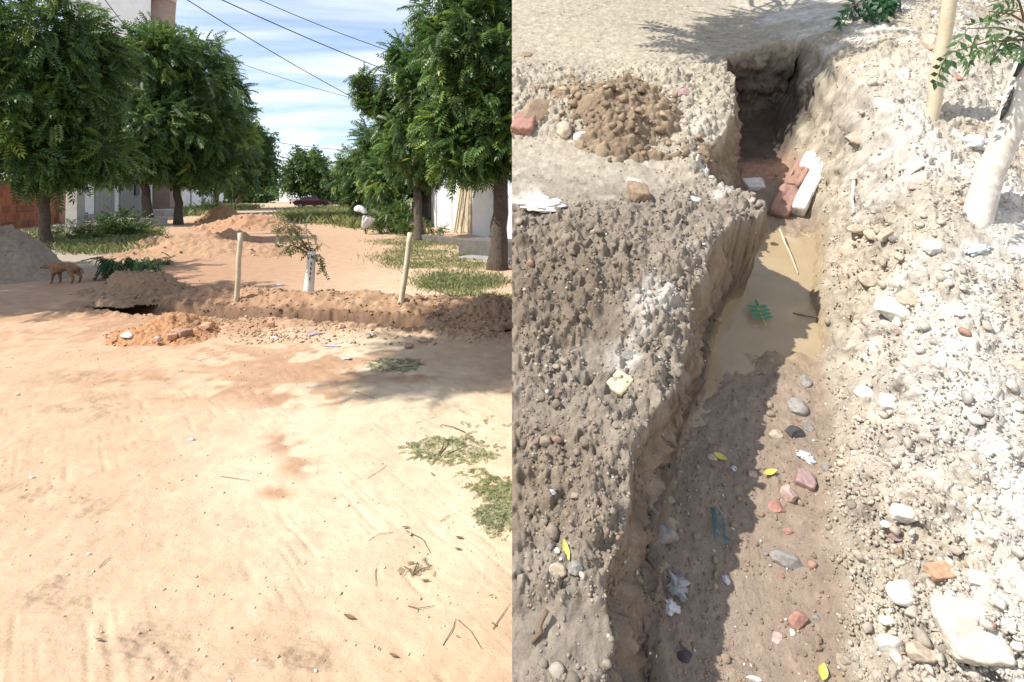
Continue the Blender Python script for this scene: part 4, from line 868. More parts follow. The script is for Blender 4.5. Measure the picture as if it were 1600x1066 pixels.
bstone('flat white chip beside the rounded grey-brown stone', 910, 216, 26, 16, 'white')
bstone('reddish brown stone on the right flank of the crumbly heap', 1064, 148, 24, 20, 'purple')
bstone('two-tone pale stone below the reddish brown stone on the heap', 1050, 158, 22, 11, 'white')
bstone('long flat grey stone at the lower right foot of the crumbly heap', 1044, 204, 44, 22, 'tan', zf=.6)
bstone('knobbly pale stone at the bottom of the crumbly heap', 1002, 197, 28, 20, 'tan')
bstone('small brown stone lying flat far left on the smooth upper ground', 822, 87, 20, 9, 'brown')
bstone('flat whitish stone at the edge of the trench below the side cut', 1082, 313, 28, 13, 'white')
bstone('white mortar chunk at the trench edge left of the big brick fragment', 1178, 292, 34, 20, 'white', blocky=True, rot=20)
bstone('small pinkish stone below the white mortar chunk', 1172, 313, 16, 12, 'pink')
bstone('pale oblong slab lying tilted on the dark soil left of the trench', 968, 600, 32, 40, 'yellowish', blocky=True, rot=-38, zf=.4)
bstone('grey stone with a pale face on the dark soil above the oblong slab', 985, 556, 28, 20, 'grey')
bstone('bluish white small stone on the soil near the left border', 862, 770, 14, 12, 'white')
bstone('pale grey stone right below the yellow leaf', 897, 888, 24, 32, 'grey')
bstone('rough brown lump left of the pale grey stone', 872, 892, 28, 30, 'tan')
bstone('small pale stone left of the yellow leaf', 870, 861, 10, 12, 'white')
bstone('grey rough lump jutting from the left trench wall', 1032, 838, 54, 42, 'grey', zf=.5)
bstone('large pale weathered masonry block at the lower right', 1514, 985, 92, 122, (.50, .465, .39), blocky=True, rot=9, zf=.24, cuts=0, name='masonry_block', cat='block')
bstone('white flat stone just above the large pale block', 1537, 908, 46, 30, 'white', blocky=True, zf=.4)
bstone('bright orange brick piece above and left of the large pale block', 1468, 894, 40, 36, 'orange', blocky=True, rot=20, zf=.5, name='broken_brick', cat='brick')
bstone('wedge-shaped brown stone left of the large pale block', 1436, 1022, 46, 40, 'tan', zf=.8)
bstone('rough white stone left of the wedge-shaped brown stone', 1391, 1010, 44, 44, 'white')
bstone('big white angular stone left of the orange brick piece', 1408, 928, 46, 56, 'white', rot=30)
bstone('small rounded white stone between the two larger white stones', 1386, 972, 26, 24, 'white')
bstone('squared white stone with a dark lower edge on the pale slope', 1409, 804, 32, 28, 'white', blocky=True)
bstone('small bright white stone touching the squared white stone', 1384, 820, 20, 16, 'white')
bstone('purplish brown pebble below the squared white stone', 1398, 840, 20, 16, 'purple')
bstone('brown pebble above the big white angular stone', 1404, 864, 20, 22, 'brown')
bstone('white upright stone in the middle of the pale slope', 1387, 632, 24, 30, 'white', blocky=True)
bstone('white stone with a shaded lower side, left of the upright one', 1350, 615, 30, 24, 'white')
bstone('large round pale stone near the top of the pale slope', 1393, 488, 46, 42, (.55, .52, .46))
bstone('beige stone touching the upper right of the large round pale stone', 1416, 468, 34, 26, 'tan')
bstone('tan pointed stone right of the puddle', 1356, 438, 30, 30, 'tan', rot=40)
bstone('elongated brown rock leaning on the slope below the young tree', 1388, 366, 20, 42, 'tan', rot=-35)
bstone('pale brown stone left of the elongated brown rock', 1362, 370, 26, 20, 'tan')
bstone('chalky stone with a sharp corner right of the puddle', 1455, 388, 22, 20, 'white', blocky=True, rot=30)
bstone('reddish small stone above the pale slope near the root', 1428, 294, 22, 15, 'pink')
bstone('oblong tan stone right of the big brick fragment', 1344, 360, 40, 16, 'tan', rot=15)
bstone('whitish stone on the slope left of the wooden stake', 1410, 116, 18, 20, 'white')
bstone('round pale lump beside the upper part of the wooden stake', 1452, 70, 34, 26, 'tan')
bstone('rusty red flat chip right of the wooden stake', 1494, 122, 18, 8, 'brick')
bstone('tan flat stone with pale rim below the crumbly right bank', 1338, 218, 34, 20, 'tan')
bstone('dark shadowed stone at the right border of the pale slope', 1592, 575, 30, 26, 'tan')
bstone('small orange chip near the right border', 1550, 588, 14, 10, 'orange')
bstone('pink square-edged stone at the lower border right of the trench', 1405, 517, 22, 14, 'pink')
bstone('turquoise pebble on the lower right slope', 1368, 890, 15, 17, 'teal')
# in the trench
bstone('dark grey slaggy stone, upper one of the trench floor stones', 1259, 597, 18, 26, 'grey')
bstone('grey porous stone cluster against the right foot of the trench', 1245, 640, 30, 36, 'grey')
bstone('dark grey stone in the cluster half way down the trench', 1240, 678, 26, 26, 'dark')
bstone('grey-green flat stone right of the dark one in the trench', 1260, 668, 20, 22, 'grey')
bstone('small rough grey lump left of the dark stone in the trench', 1211, 680, 22, 18, 'tan')
bstone('thin red chip just above the dark stone in the trench', 1247, 663, 20, 7, 'red')
bstone('white stone with a purple face on the right of the trench floor', 1257, 753, 30, 36, 'purple', blocky=True, rot=-20)
bstone('smooth pink egg-shaped stone on the trench floor', 1232, 773, 26, 34, 'pink', zf=.9)
bstone('bright red brick lump below the pink egg-shaped stone', 1213, 795, 26, 26, 'red', name='broken_brick', cat='brick')
bstone('small red brick bit farther down the trench floor', 1230, 832, 16, 14, 'red', name='broken_brick', cat='brick')
bstone('large blue-grey stone with a white corner in the trench', 1231, 878, 48, 32, 'grey', rot=-10)
bstone('small orange brick bit below the large blue-grey stone', 1220, 901, 13, 10, 'red', name='broken_brick', cat='brick')
bstone('dark red angular brick piece in the lower trench', 1245, 972, 32, 38, 'red', rot=20, name='broken_brick', cat='brick')
bstone('bluish pebble right of the dark red brick piece', 1275, 966, 14, 13, 'grey')
bstone('white and brown tile chip left of the dark red brick piece', 1214, 998, 14, 26, 'pink', blocky=True, rot=-25, zf=.4)
bstone('round black stone on the shaded trench floor', 1070, 1026, 24, 28, 'dark', zf=.5)
bstone('brown flat stone at the bottom border of the trench floor', 1124, 1046, 17, 13, 'brown')
bstone('white stone cut by the lower border in the trench', 1178, 1062, 24, 14, 'white')
bstone('round greenish stone in shade beside a yellow leaf', 1112, 716, 17, 14, 'tan')
bstone('small square pinkish stone beside the right yellow leaf', 1175, 743, 14, 13, 'pink', blocky=True)
bstone('brown pebble on the right part of the trench floor', 1188, 805, 14, 12, 'brown')

# the big brick fragment with its mortar
u_, v_, w_ = SP(1238, 318); k_ = B(u_, v_, w_).y / FPX
t = empty('masonry_fragment', mat=BM(u_, v_, w_ + .05) @ Matrix.Rotation(R(-38), 4, 'Z') @ Matrix.Rotation(R(26), 4, 'X') @ Matrix.Scale(1.18, 4)); tag(t, 'big fragment of red brickwork with white mortar propped in the trench', 'masonry')
def rough_box(name, x0, x1, y0, y1, z0, z1, m, col, par, seed, amp=.010):
    V, F = I3; V = V.copy(); V = V / np.abs(V).max(axis=1, keepdims=True)
    n = fbm(V[:, 0] * 2.5 + seed, V[:, 1] * 2.5 + V[:, 2] * 1.7, 4, seed); e = np.linalg.norm(V, axis=1) / 1.73
    V = V * (1 - .10 * (e > .80)[:, None] * (e[:, None] - .8) * 5 * (1 + n[:, None] * .8))
    V = V * .5 + .5; V = np.array([x0, y0, z0]) + V * np.array([x1 - x0, y1 - y0, z1 - z0]) + amp * n[:, None]
    C = np.array(col)[None] * (1 + .35 * n[:, None]); return link(name, npmesh(name, V, F, m, C.clip(.02, .8)), par)
rough_box('brick', -.085, .02, -.19, .02, -.05, .09, M_stone, (.31, .185, .15), t, 3); rough_box('brick', -.075, .01, .03, .23, -.04, .075, M_stone, (.34, .205, .155), t, 4)
rough_box('mortar', .01, .085, -.12, .26, -.06, .10, M_stone, (.66, .64, .60), t, 5); rough_box('mortar', -.05, .06, .16, .28, -.05, .085, M_stone, (.62, .58, .53), t, 6)

# muddy water
Md, tt, bb, oo = mat_new('muddy_water'); bb.inputs['Base Color'].default_value = (.44, .335, .20, 1); bb.inputs['Roughness'].default_value = .07; bb.inputs['Specular IOR Level'].default_value = .6
nn = N(tt, 'ShaderNodeTexNoise'); nn.inputs['Scale'].default_value = 9; bpn = N(tt, 'ShaderNodeBump'); bpn.inputs['Strength'].default_value = .08; bpn.inputs['Distance'].default_value = .02
tcw = N(tt, 'ShaderNodeTexCoord'); nw = N(tt, 'ShaderNodeTexNoise'); nw.inputs['Scale'].default_value = 5; nw.inputs['Detail'].default_value = 7; nw.inputs['Roughness'].default_value = .7; mw = N(tt, 'ShaderNodeMixRGB'); mw.inputs[1].default_value = (.34, .25, .14, 1); mw.inputs[2].default_value = (.52, .42, .28, 1); tt.links.new(tcw.outputs['Object'], nw.inputs['Vector']); tt.links.new(nw.outputs['Fac'], mw.inputs[0]); tt.links.new(mw.outputs[0], bb.inputs['Base Color']); tt.links.new(tcw.outputs['Object'], nn.inputs['Vector']); tt.links.new(nn.outputs['Fac'], bpn.inputs['Height']); tt.links.new(bpn.outputs[0], bb.inputs['Normal'])
tb_ = N(tt, 'ShaderNodeBsdfTransparent'); tb_.inputs[0].default_value = (.75, .6, .4, 1); msw = N(tt, 'ShaderNodeMixShader'); msw.inputs[0].default_value = .22
tt.links.new(bb.outputs[0], msw.inputs[1]); tt.links.new(tb_.outputs[0], msw.inputs[2]); tt.links.new(msw.outputs[0], oo.inputs[0])
vs = np.linspace(-.4, float(S(1230, 350, -.5)[1]), 60); m = MB(); L_, R_ = [], []
for v in vs:
    a = float(np.interp(v, *LF)) - .07; b = float(np.interp(v, *RF)) + .05; w = -float(np.interp(v, vD, dD)) - .012
    L_.append((a, v, w)); R_.append((b, v, w))
n = len(vs); m.add([tuple(B(*p)) for p in L_ + R_], [(i, n + i, n + i + 1, i + 1) for i in range(n - 1)])
o = m.build('muddy_water', Md, None, True); tag(o, kind='structure')

# ------------------------------------------------------------------ stake, young tree and leaves on the bank
def stick(label, A, B_, r0, r1, m, name, cat, n=10, bend=.01, seg=8, seed=1):
    random.seed(seed); A, B_ = Vector(A), Vector(B_); t = MB(); pts = [(A.lerp(B_, i / seg) + Vector((random.uniform(-1, 1), random.uniform(-1, 1), 0)) * bend) - A for i in range(seg + 1)]
    t.tube(pts, [r0 + (r1 - r0) * i / seg for i in range(seg + 1)], n, jit=.08); o = t.build(name, m, None, True); o.location = A; tag(o, label, cat); return o
A = B(*SP(1456, 186)); Tp = W(1489, -45, A.y - .18)
d = (Tp - A).normalized(); stick('peeled wooden stake standing on the bank left of the young tree', A - d * .12, Tp + d * .15, .033, .036, M_wood, 'wooden_stake', 'stake', 12, .006, 9, 3)
A = B(*SP(1527, 338)); t = empty('young_tree', A); tag(t, 'young tree with a leaning whitewashed trunk at the right border of the bank', 'tree')
Tp = W(1612, 85, A.y - .12) - A; T2_ = W(1660, -70, A.y - .2) - A; m = MB()
m.tube([Vector((-.03, 0, -.12)), Vector((0, 0, 0)), Tp * .25 + Vector((-.008, 0, 0)), Tp * .5 + Vector((.012, 0, 0)), Tp * .78, Tp, T2_], [.066, .060, .054, .051, .049, .046, .042], 16, jit=.04); m.build('trunk', M_lime, t, True)
M_wrap = mat('dark_tape', (.05, .055, .055), .5, .2, 20, .2, 60)
m = MB(); m.tube([Tp * .60 + Vector((-.050, -.01, 0)), Tp * .66 + Vector((-.052, -.02, 0)), Tp * .70 + Vector((-.048, -.02, 0)), Tp * .80 + Vector((-.055, -.03, 0))], [.003, .012, .010, .003], 7); m.build('bark_scar', M_wrap, t, True)
m = MB(); m.tube([Tp * .86 + Vector((-.058, -.02, 0)), Tp * .95 + Vector((-.052, -.03, 0)), Tp * 1.03 + Vector((-.048, -.03, 0))], [.006, .014, .004], 7); m.build('bark_scar', M_wrap, t, True)
sprays = [((1600, 62), (1480, 84)), ((1605, 55), (1512, 45)), ((1610, 40), (1545, 18)), ((1600, 30), (1585, -10)), ((1610, 60), (1570, 68))]
P, D = [], []
for (a, b) in sprays:
    a3 = W(a[0], a[1], A.y - .12) - A; b3 = W(b[0], b[1], A.y - .30) - A; MB().tube([a3, a3.lerp(b3, .5) + Vector((0, 0, .02)), b3], [.006, .004, .002], 5).build('twig', M_twig, t, True)
    for i in range(5):
        f = .3 + .7 * i / 4; P.append(a3.lerp(b3, f)); D.append((b3 - a3).normalized() * .5 + Vector((random.uniform(-.6, .6), random.uniform(-.4, .4), random.uniform(-1, .25))))
V, F, C = fronds(np.array([p[:] for p in P]), np.array([p[:] for p in D]), .115, FT2, np.random.default_rng(8), (.06, .13, .04), (.13, .21, .07)); link('leaves', npmesh('leaves', V, F, M_leaf, C), t)
# leafy tip at the top of the bank
A = B(*SP(1352, 30)); t = empty('leafy_branch', A); tag(t, 'dark green leafy branch lying on the top of the bank near the upper border', 'branch')
rg = np.random.default_rng(9); P = []; D = []
for i in range(26):
    f = i / 25; P.append((-.10 + .30 * f + rg.normal(0, .05), .05 * rg.normal(), .10 + .20 * f)); D.append((rg.normal(0, .5), -.5, -.9))
V, F, C = fronds(np.array(P), np.array(D), .22, FT2, rg, (.025, .09, .035), (.06, .15, .06)); link('leaves', npmesh('leaves', V, F, M_leaf, C), t); MB().tube([(-.15, 0, .06), (.1, 0, .22), (.35, .05, .34)], [.008, .006, .004], 5).build('twig', M_twig, t)
# tree standing at the top of the bank above the picture; it shades the trench head
bt = B(1.9, 6.35, 0); cs = [B(1.0, 4.6, 1.7), B(.95, 4.95, 1.8), B(1.25, 5.3, 1.95), B(.65, 5.4, 2.2), B(.6, 4.8, 1.7), B(1.6, 5.2, 1.75)]
tree('neem tree on top of the bank, its crown above the trench head', bt, [(c.x, c.y, c.z, (.42), .42, .32) for c in cs], 1200, .26, 121, r=.05, T=FT1, fork=(1.75, 5.6, 5.2))
tree('unseen neem tree added behind the bank, its long bough shading the street', (1.4, 10.4, 0), [(-5.5, 3.2, 7.0, .75, .7, .6), (-4.9, 3.7, 7.2, .8, .8, .5), (-5.3, 4.5, 6.8, .8, .7, .5), (-4.4, 4.3, 6.8, .9, .7, .5), (-5.9, 2.6, 7.1, .5, .5, .5), (-4.6, 3.0, 7.0, .6, .5, .4)], 1900, .42, 122, r=.12, fork=(.6, 8.6, 4.9))  # added out of view; its bough is shaped to shade the near street

# ------------------------------------------------------------------ small leaves and litter
def leafcol(name, c): return mat(name, c, .5, .15, 20, 0, 60, transl=.2)
M_ylw = leafcol('yellow_leaf', (.62, .56, .13)); M_grn = leafcol('green_leaf', (.08, .25, .13)); M_dry = leafcol('dry_leaf', (.22, .15, .09)); M_plast = mat('white_plastic', (.75, .75, .77), .35, .08, 8, .1, 40, spec=.5, transl=.25)
M_film = mat('grey_film', (.30, .30, .30), .4, .25, 14, .3, 50, spec=.5); M_purp = mat('lilac_cloth', (.42, .36, .45), .8, .15, 10, .3, 60); M_teal = mat('teal_string', (.07, .22, .23), .6, .1, 10, 0, 30); M_wrapr = mat('pale_wrapper', (.50, .56, .60), .35, .25, 25, .2, 60, rgb2=(.66, .68, .70), spec=.5)
def leafmesh(m, L, w, curl=.25):
    vs = []; fs = []; n = 7
    for i in range(n):
        t = i / (n - 1); ww = w * math.sin(math.pi * min(1, t * .93 + .05)) ** .8; z = curl * L * (t - .5) ** 2 * 2
        vs += [(L * (t - .5), -ww / 2, z + ww * .25), (L * (t - .5), 0, z), (L * (t - .5), ww / 2, z + ww * .25)]
    for i in range(n - 1):
        b = 3 * i; fs += [(b, b + 3, b + 4, b + 1), (b + 1, b + 4, b + 5, b + 2)]
    return MB().add(vs, fs).mesh('leaf', m, True)
def bput(px, py, rot=0, dz=.006): return BM(*(lambda q: (q[0], q[1], q[2] + dz))(SP(px, py))) @ Matrix.Rotation(R(rot), 4, 'Z')
for (px, py, L, w, rot, lb) in ((884, 864, .048, .016, -78, 'narrow bright yellow leaf upright on the dark soil left of the trench'), (1124, 717, .05, .024, -30, 'yellow leaf in the shade beside the round greenish stone'), (1201, 741, .055, .022, 15, 'folded yellow leaf lying in the sun on the trench floor'), (1283, 1052, .04, .025, 60, 'yellow leaf at the lower border right of the trench')):
    tag(link('yellow_leaf', leafmesh(M_ylw, L, w), mat=bput(px, py, rot, .012)), lb, 'leaf')
t = empty('leaf_sprig', mat=bput(1183, 500, 0, .05)); tag(t, 'small green leaf sprig floating on the muddy puddle', 'leaf')
lm = leafmesh(M_grn, .055, .020, .1)
for i in range(4):
    for s_ in (-1, 1): link('leaflet', lm, t, Matrix.Translation((s_ * .027, -.035 + i * .024, .004)) @ Matrix.Rotation(R(12 * s_ if True else 0), 4, 'Z'))
link('leaflet', lm, t, Matrix.Translation((.004, .062, .004)) @ Matrix.Rotation(R(80), 4, 'Z')); link('stalk', MB().tube([(0, -.085, 0), (.002, .05, .003)], .0022, 5).mesh('stalk', M_ylw), t)
a = SP(1213, 372); b = SP(1246, 430); stick('thin pale stick lying half in the puddle', B(a[0], a[1], a[2] + .07), B(b[0], b[1], b[2] + .012), .007, .004, M_wood, 'thin_stick', 'stick', 6, .003, 6, 4)
a = SP(1330, 290); b = SP(1330, 336); stick('short pale root poking out of the slope right of the brick fragment', B(a[0], a[1], a[2] + .04), B(b[0], b[1], b[2] + .015), .012, .006, M_lime, 'root', 'root', 7, .006, 5, 5)
a = SP(1440, 268); b = SP(1412, 284); stick('dry grey twig stub lying on the slope above the root', B(a[0], a[1], a[2] + .03), B(b[0], b[1], b[2] + .012), .007, .003, M_twig, 'twig', 'twig', 6, .004, 5, 6)
a = SP(1262, 492); b = SP(1278, 500); stick('dark little twig at the right rim of the puddle', B(a[0] - .08, a[1], a[2] + .012), B(b[0], b[1], b[2] + .012), .004, .003, M_twig, 'twig', 'twig', 5, .003, 5, 7)
a = SP(858, 988); b = SP(845, 1008); stick('curved reddish root at the lower left of the bank', B(a[0], a[1] + .03, a[2] + .03), B(b[0] - .02, b[1], b[2] + .012), .006, .004, M_twig, 'root', 'root', 6, .006, 5, 8)
def crumple(label, M, dims, m, seed, name, cat, group=None, sharp=.5):
    rg = np.random.default_rng(seed); V, F = I3; V = V.copy()
    n = fbm(V[:, 0] * 2.2 + seed, V[:, 1] * 2.2 + V[:, 2] * 1.9, 4, seed); r = np.abs(fbm(V[:, 0] * 4 + V[:, 2] * 3, V[:, 1] * 4 - V[:, 2] * 2, 3, seed + 1))
    V = V * (1 + sharp * n - sharp * .9 * r)[:, None]; V = V / (V.max(axis=0) - V.min(axis=0)) * np.array(dims)
    o = link(name, npmesh(name, V, F, m, None), mat=M); tag(o, label, cat, group); return o
crumple('torn grey plastic film stuck at the foot of the left trench wall', bput(1057, 918, 30, .02), (.075, .10, .03), M_film, 31, 'plastic_film', 'plastic', sharp=.8)
crumple('second crumpled piece of pale film just below the torn one', bput(1045, 950, -20, .02), (.07, .05, .025), M_plast, 32, 'plastic_film', 'plastic', sharp=.8)
crumple('crumpled white bag beside the whitewashed trunk', bput(1522, 232, 0, .03), (.16, .13, .09), M_plast, 33, 'plastic_bag', 'bag', sharp=.5)
crumple('pale blue and grey wrapper above the purple-faced stone in the trench', bput(1257, 716, -30, .015), (.075, .055, .02), M_wrapr, 34, 'wrapper', 'wrapper', sharp=.7)
crumple('small broken white cup piece at the shadow edge in the lower trench', bput(1134, 908, 20, .01), (.022, .030, .016), M_plast, 35, 'cup_piece', 'litter', sharp=.5)
crumple('tiny white scrap beside the teal string', bput(1146, 826, 20, .006), (.020, .018, .008), M_plast, 36, 'plastic_scrap', 'litter', sharp=.6)
crumple('white and teal scrap near the shadow edge above the folded leaf', bput(1146, 733, 40, .006), (.026, .022, .008), M_wrapr, 37, 'plastic_scrap', 'litter', sharp=.6)
crumple('pale plaster fragment patch on the smooth ground at the left border', bput(848, 322, 0, .01), (.26, .14, .03), mat('lime_plaster', (.62, .59, .53), .9, .15, 20, .4, 60), 38, 'plaster_fragment', 'plaster', sharp=.5)
crumple('creased grey plastic strip on the slope right of the puddle', bput(1528, 392, 20, .012), (.16, .05, .025), M_wrapr, 39, 'plastic_strip', 'plastic', sharp=.7)
t = MB(); random.seed(12)
for k in range(7):
    u, v, w = SP(1120, 822); p = [B(u + .012 * math.sin(i * .9 + k) + .004 * k - .01, v + .055 - i * .02, w + .012 + .003 * math.sin(i * 2 + k)) for i in range(7)]; t.tube(p, .0013, 4)
o = t.build('teal_string', M_teal, None, True); tag(o, 'frayed teal string lying across the shadow edge of the trench', 'string')

# ------------------------------------------------------------------ street: stakes, white sapling, branches, litter
def gz(px, py, it=3):
    z = 0.0
    for _ in range(it): p = G(px, py, z); z = SH(p.x, p.y)
    return Vector((p.x, p.y, z))
def sstick(label, base, top, r, sd):
    A = gz(*base); Tp = W(top[0], top[1], A.y - .02); d = (Tp - A).normalized(); stick(label, A - d * .1, Tp, r, r * .95, M_wood, 'wooden_stake', 'stake', 10, .006, 8, sd)
sstick('left peeled wooden stake behind the trench across the street', (370, 459), (376, 364), .036, 21)
sstick('right peeled wooden stake behind the trench, leaning slightly right', (627, 471), (641, 364), .040, 22)
A = gz(482, 463); t = empty('young_tree', A); tag(t, 'white-painted young tree trunk with drooping leafy twigs between two stakes', 'tree'); Tp = W(487, 393, A.y) - A
m = MB(); m.tube([Vector((0, 0, -.1)), Vector((0, 0, 0)), Tp * .5 + Vector((.008, 0, 0)), Tp], [.082, .078, .066, .062], 14, jit=.1)
M_limeb = mat('white_trunk_paint', (.74, .72, .66), .85, .15, 14, .35, 50, rgb2=(.62, .58, .50)); m.build('trunk', M_limeb, t, True)
for k, zf in enumerate((.35, .48, .6, .72, .88)):
    m = MB(); m.tube([Tp * zf + Vector((.02 + .01 * k % 2, -.068, -.03)), Tp * zf + Vector((.028, -.07, 0)), Tp * zf + Vector((.03, -.066, .03))], [.003, .011, .003], 6); m.build('bark_scar', M_wrap, t, True)
br = [((487, 400), (470, 372), (440, 350), (424, 345)), ((487, 398), (462, 385), (448, 368), (432, 372)), ((487, 396), (482, 378), (478, 360), (480, 348)), ((488, 400), (500, 398), (503, 410), (506, 424)), ((487, 398), (470, 390), (455, 383), (445, 390)), ((487, 396), (497, 385), (492, 372), (490, 366)), ((487, 397), (466, 378), (446, 360), (430, 356)), ((487, 397), (470, 376), (455, 352), (438, 338))]
P, D = [], []
for i, b in enumerate(br):
    pts = [W(x, y, A.y - .1 * math.sin(i * 2.1) * j) - A for j, (x, y) in enumerate(b)]; MB().tube(pts, [.012, .009, .006, .003], 5).build('twig', M_twig, t, True)
    for j in range(3):
        for f in np.linspace(0, 1, 5): P.append(pts[j].lerp(pts[j + 1], f)); D.append((pts[j + 1] - pts[j]).normalized() * .4 + Vector((random.uniform(-.6, .6), random.uniform(-.6, .6), random.uniform(-.9, .2))))
V, F, C = fronds(np.array([p[:] for p in P]), np.array([p[:] for p in D]), .125, FT2, np.random.default_rng(18), (.13, .15, .06), (.27, .28, .12)); link('leaves', npmesh('leaves', V, F, M_leaf, C), t)
def branch(label, px, py, n, spread, size, seed, ca, cb, h=.12, T=FT1, flat=.12, name='cut_branch', twigs=4, tall=0.0, ang=0.0, asp=.5, down=-.1, lift=0.0):
    A = gz(px, py) + Vector((0, 0, lift)); t = empty(name, A); tag(t, label, 'branch'); rg = np.random.default_rng(seed); random.seed(seed)
    ca_, sa_ = math.cos(R(ang)), math.sin(R(ang))
    def rotp(x, y): return x * ca_ - y * sa_, x * sa_ + y * ca_
    for k in range(twigs):
        x, y = rotp(rg.uniform(-1, 1) * spread, rg.uniform(-1, 1) * spread * asp); x0, y0 = rotp(-spread * .2, -spread * asp * .8)
        MB().tube([(x0, y0, .006 + tall * .1), (x * .5 + x0 * .4, y * .5 + y0 * .4, .008 + tall * .6), (x, y, .006 + tall)], [.004, .003, .002] if tall == 0 else [.008, .005, .003], 5).build('twig', M_twig, t, True)
    rr = np.sqrt(rg.random(n)); a = rg.uniform(0, 2 * np.pi, n); x, y = rotp(spread * rr * np.cos(a), spread * asp * rr * np.sin(a)); P = np.stack([x, y, .012 + h * rg.random(n) * (1 - rr * .7) + tall * rr], 1)
    kp = vnoise(P[:, 0] * 6 / max(spread, .2), P[:, 1] * 9 / max(spread, .2), seed) > .36; P = P[kp]; n = len(P)
    D = np.stack([rg.normal(0, 1, n), rg.normal(0, 1, n), rg.normal(down, flat, n)], 1)
    V, F, C = fronds(P, D, size, T, rg, ca, cb, roll=.25); V[:, 2] = np.maximum(V[:, 2], .004 + .008 * rg.random(len(V))) if tall == 0 else V[:, 2]
    link('leaves', npmesh('leaves', V, F, M_leaf, C), t); return t
OL, OL2 = (.27, .30, .15), (.50, .48, .29)
branch('wilting cut branch with many pale leaves on the sand at the right', 706, 703, 420, .30, .055, 61, OL, OL2, .02, ang=-8, asp=.6, twigs=3)
branch('trail of wilted leaflets running down to the right from the big cut branch', 765, 760, 300, .24, .05, 62, OL, (.46, .46, .2), .01, twigs=2, ang=-45, asp=.4)
branch('last wilted leaf clump at the right edge of the sand', 790, 808, 260, .15, .05, 63, OL, OL2, .01, asp=.9, twigs=1)
branch('small wilted green branch just in front of the trench rubble', 618, 571, 260, .26, .06, 64, (.28, .31, .17), (.46, .46, .29), .015, ang=-10, asp=.8)
branch('thin sprinkling of leaflets between the two cut branches', 740, 665, 16, .25, .05, 65, OL, OL2, .01, asp=.6, twigs=1)
branch('tuft of dry leaflets with crossing stalks on the lower sand', 652, 890, 26, .07, .03, 66, (.3, .28, .16), (.45, .4, .25), .005, asp=.7, twigs=3)
branch('dark green cut branch drooping over the hole, left one', 178, 436, 70, .30, .30, 67, (.03, .075, .02), (.07, .13, .035), .22, flat=.5, tall=.32, down=-.9, lift=.1)
branch('dark green cut branch stuck in the earth heap, right of the hole', 222, 440, 60, .28, .26, 68, (.04, .10, .03), (.10, .19, .06), .2, flat=.5, tall=.3, down=-.7, lift=.12)
branch('small leafy twig on the crest of the earth heap', 258, 414, 26, .2, .2, 69, (.07, .13, .04), (.16, .24, .08), .12, flat=.4, tall=.12, down=-.3)
branch('green weed tuft growing left of the sapling leaves', 438, 392, 50, .22, .16, 70, (.07, .15, .04), (.15, .26, .08), .1, flat=.5, tall=.08, down=.3)
branch('grey-green tangle of twigs above the weed tuft', 452, 372, 50, .45, .26, 71, (.12, .14, .07), (.22, .23, .12), .3, flat=.5, tall=.35, down=-.2)
def gput(px, py, rot=0, dz=.0): return Matrix.Translation(gz(px, py) + Vector((0, 0, dz))) @ Matrix.Rotation(R(rot), 4, 'Z')
def gst(label, px, py, wpx, hpx, col, dpx=None, **k):
    A = gz(px, py); kp = A.y / FPX; z = hpx * kp; return stone(label, gput(px, py + hpx * .3, 0, z * .32 + k.pop('lift', 0)), (wpx * kp, (dpx or wpx * .7) * kp, z), col, **k)
gst('long dark orange brick half at the foot of the orange heap', 284, 528, 30, 13, 'brick', lift=.05, blocky=True, rot=-28, name='broken_brick', cat='brick')
gst('brown brick half lying above the long dark orange one', 298, 517, 24, 12, 'brown', lift=.05, blocky=True, rot=20, name='broken_brick', cat='brick')
gst('light orange brick end left of the long dark orange one', 269, 534, 15, 10, 'orange', lift=.05, blocky=True, rot=35, name='broken_brick', cat='brick')
gst('rounded orange brick piece at the right end of the orange heap', 324, 518, 18, 14, 'orange', lift=.05, name='broken_brick', cat='brick')
gst('brown stone with a white top left of the orange heap', 199, 532, 20, 12, 'white', lift=.05, name='stone')
gst('pale pinkish stone in front of the orange heap', 247, 538, 15, 9, 'pink', lift=.05)
gst('small dark stone left of the white-topped one', 178, 529, 12, 7, 'brown')
gst('white angular chip on the orange heap', 256, 514, 12, 8, 'white', lift=.05)
gst('tiny bright white stone above the orange heap left side', 221, 491, 7, 6, 'white')
gst('orange brick shard on the right rubble behind the shade', 703, 501, 10, 10, 'orange', blocky=True, rot=30, name='broken_brick', cat='brick')
gst('pinkish orange shard in the front rubble left of the cloth', 423, 509, 12, 11, 'orange', blocky=True, rot=15, name='broken_brick', cat='brick')
gst('reddish shard in the rubble right of the lilac cloth', 535, 515, 9, 9, 'brick', name='broken_brick', cat='brick')
gst('round pale stone in the middle of the front rubble', 575, 527, 10, 11, 'tan')
gst('mauve rounded stone at the shade edge of the rubble', 638, 541, 16, 9, 'purple')
gst('yellowish stone right of the rubble middle', 660, 532, 18, 9, 'tan')
gst('flat pale rock in the ridge below the right stake', 662, 497, 22, 10, 'tan', blocky=True, rot=15)
gst('light stone on the ridge between sapling and right stake', 581, 508, 10, 6, 'white')
gst('white chip on the ridge right of the left stake', 428, 452, 9, 4, 'white')
def litter(label, px, py, wpx, hpx, m, sd, name, cat, rot=0, depth=None):
    A = gz(px, py); k = A.y / FPX; return crumple(label, gput(px, py, rot, .006), (wpx * k, (depth or wpx * .5) * k, max(.006, hpx * k * .5)), m, sd, name, cat, sharp=.7)
litter('white plastic scrap lying flat in front of the lilac cloth', 541, 561, 22, 7, M_plast, 71, 'plastic_scrap', 'litter')
litter('white crumpled wrapper in the front rubble on the left', 428, 528, 18, 10, M_wrapr, 72, 'wrapper', 'litter')
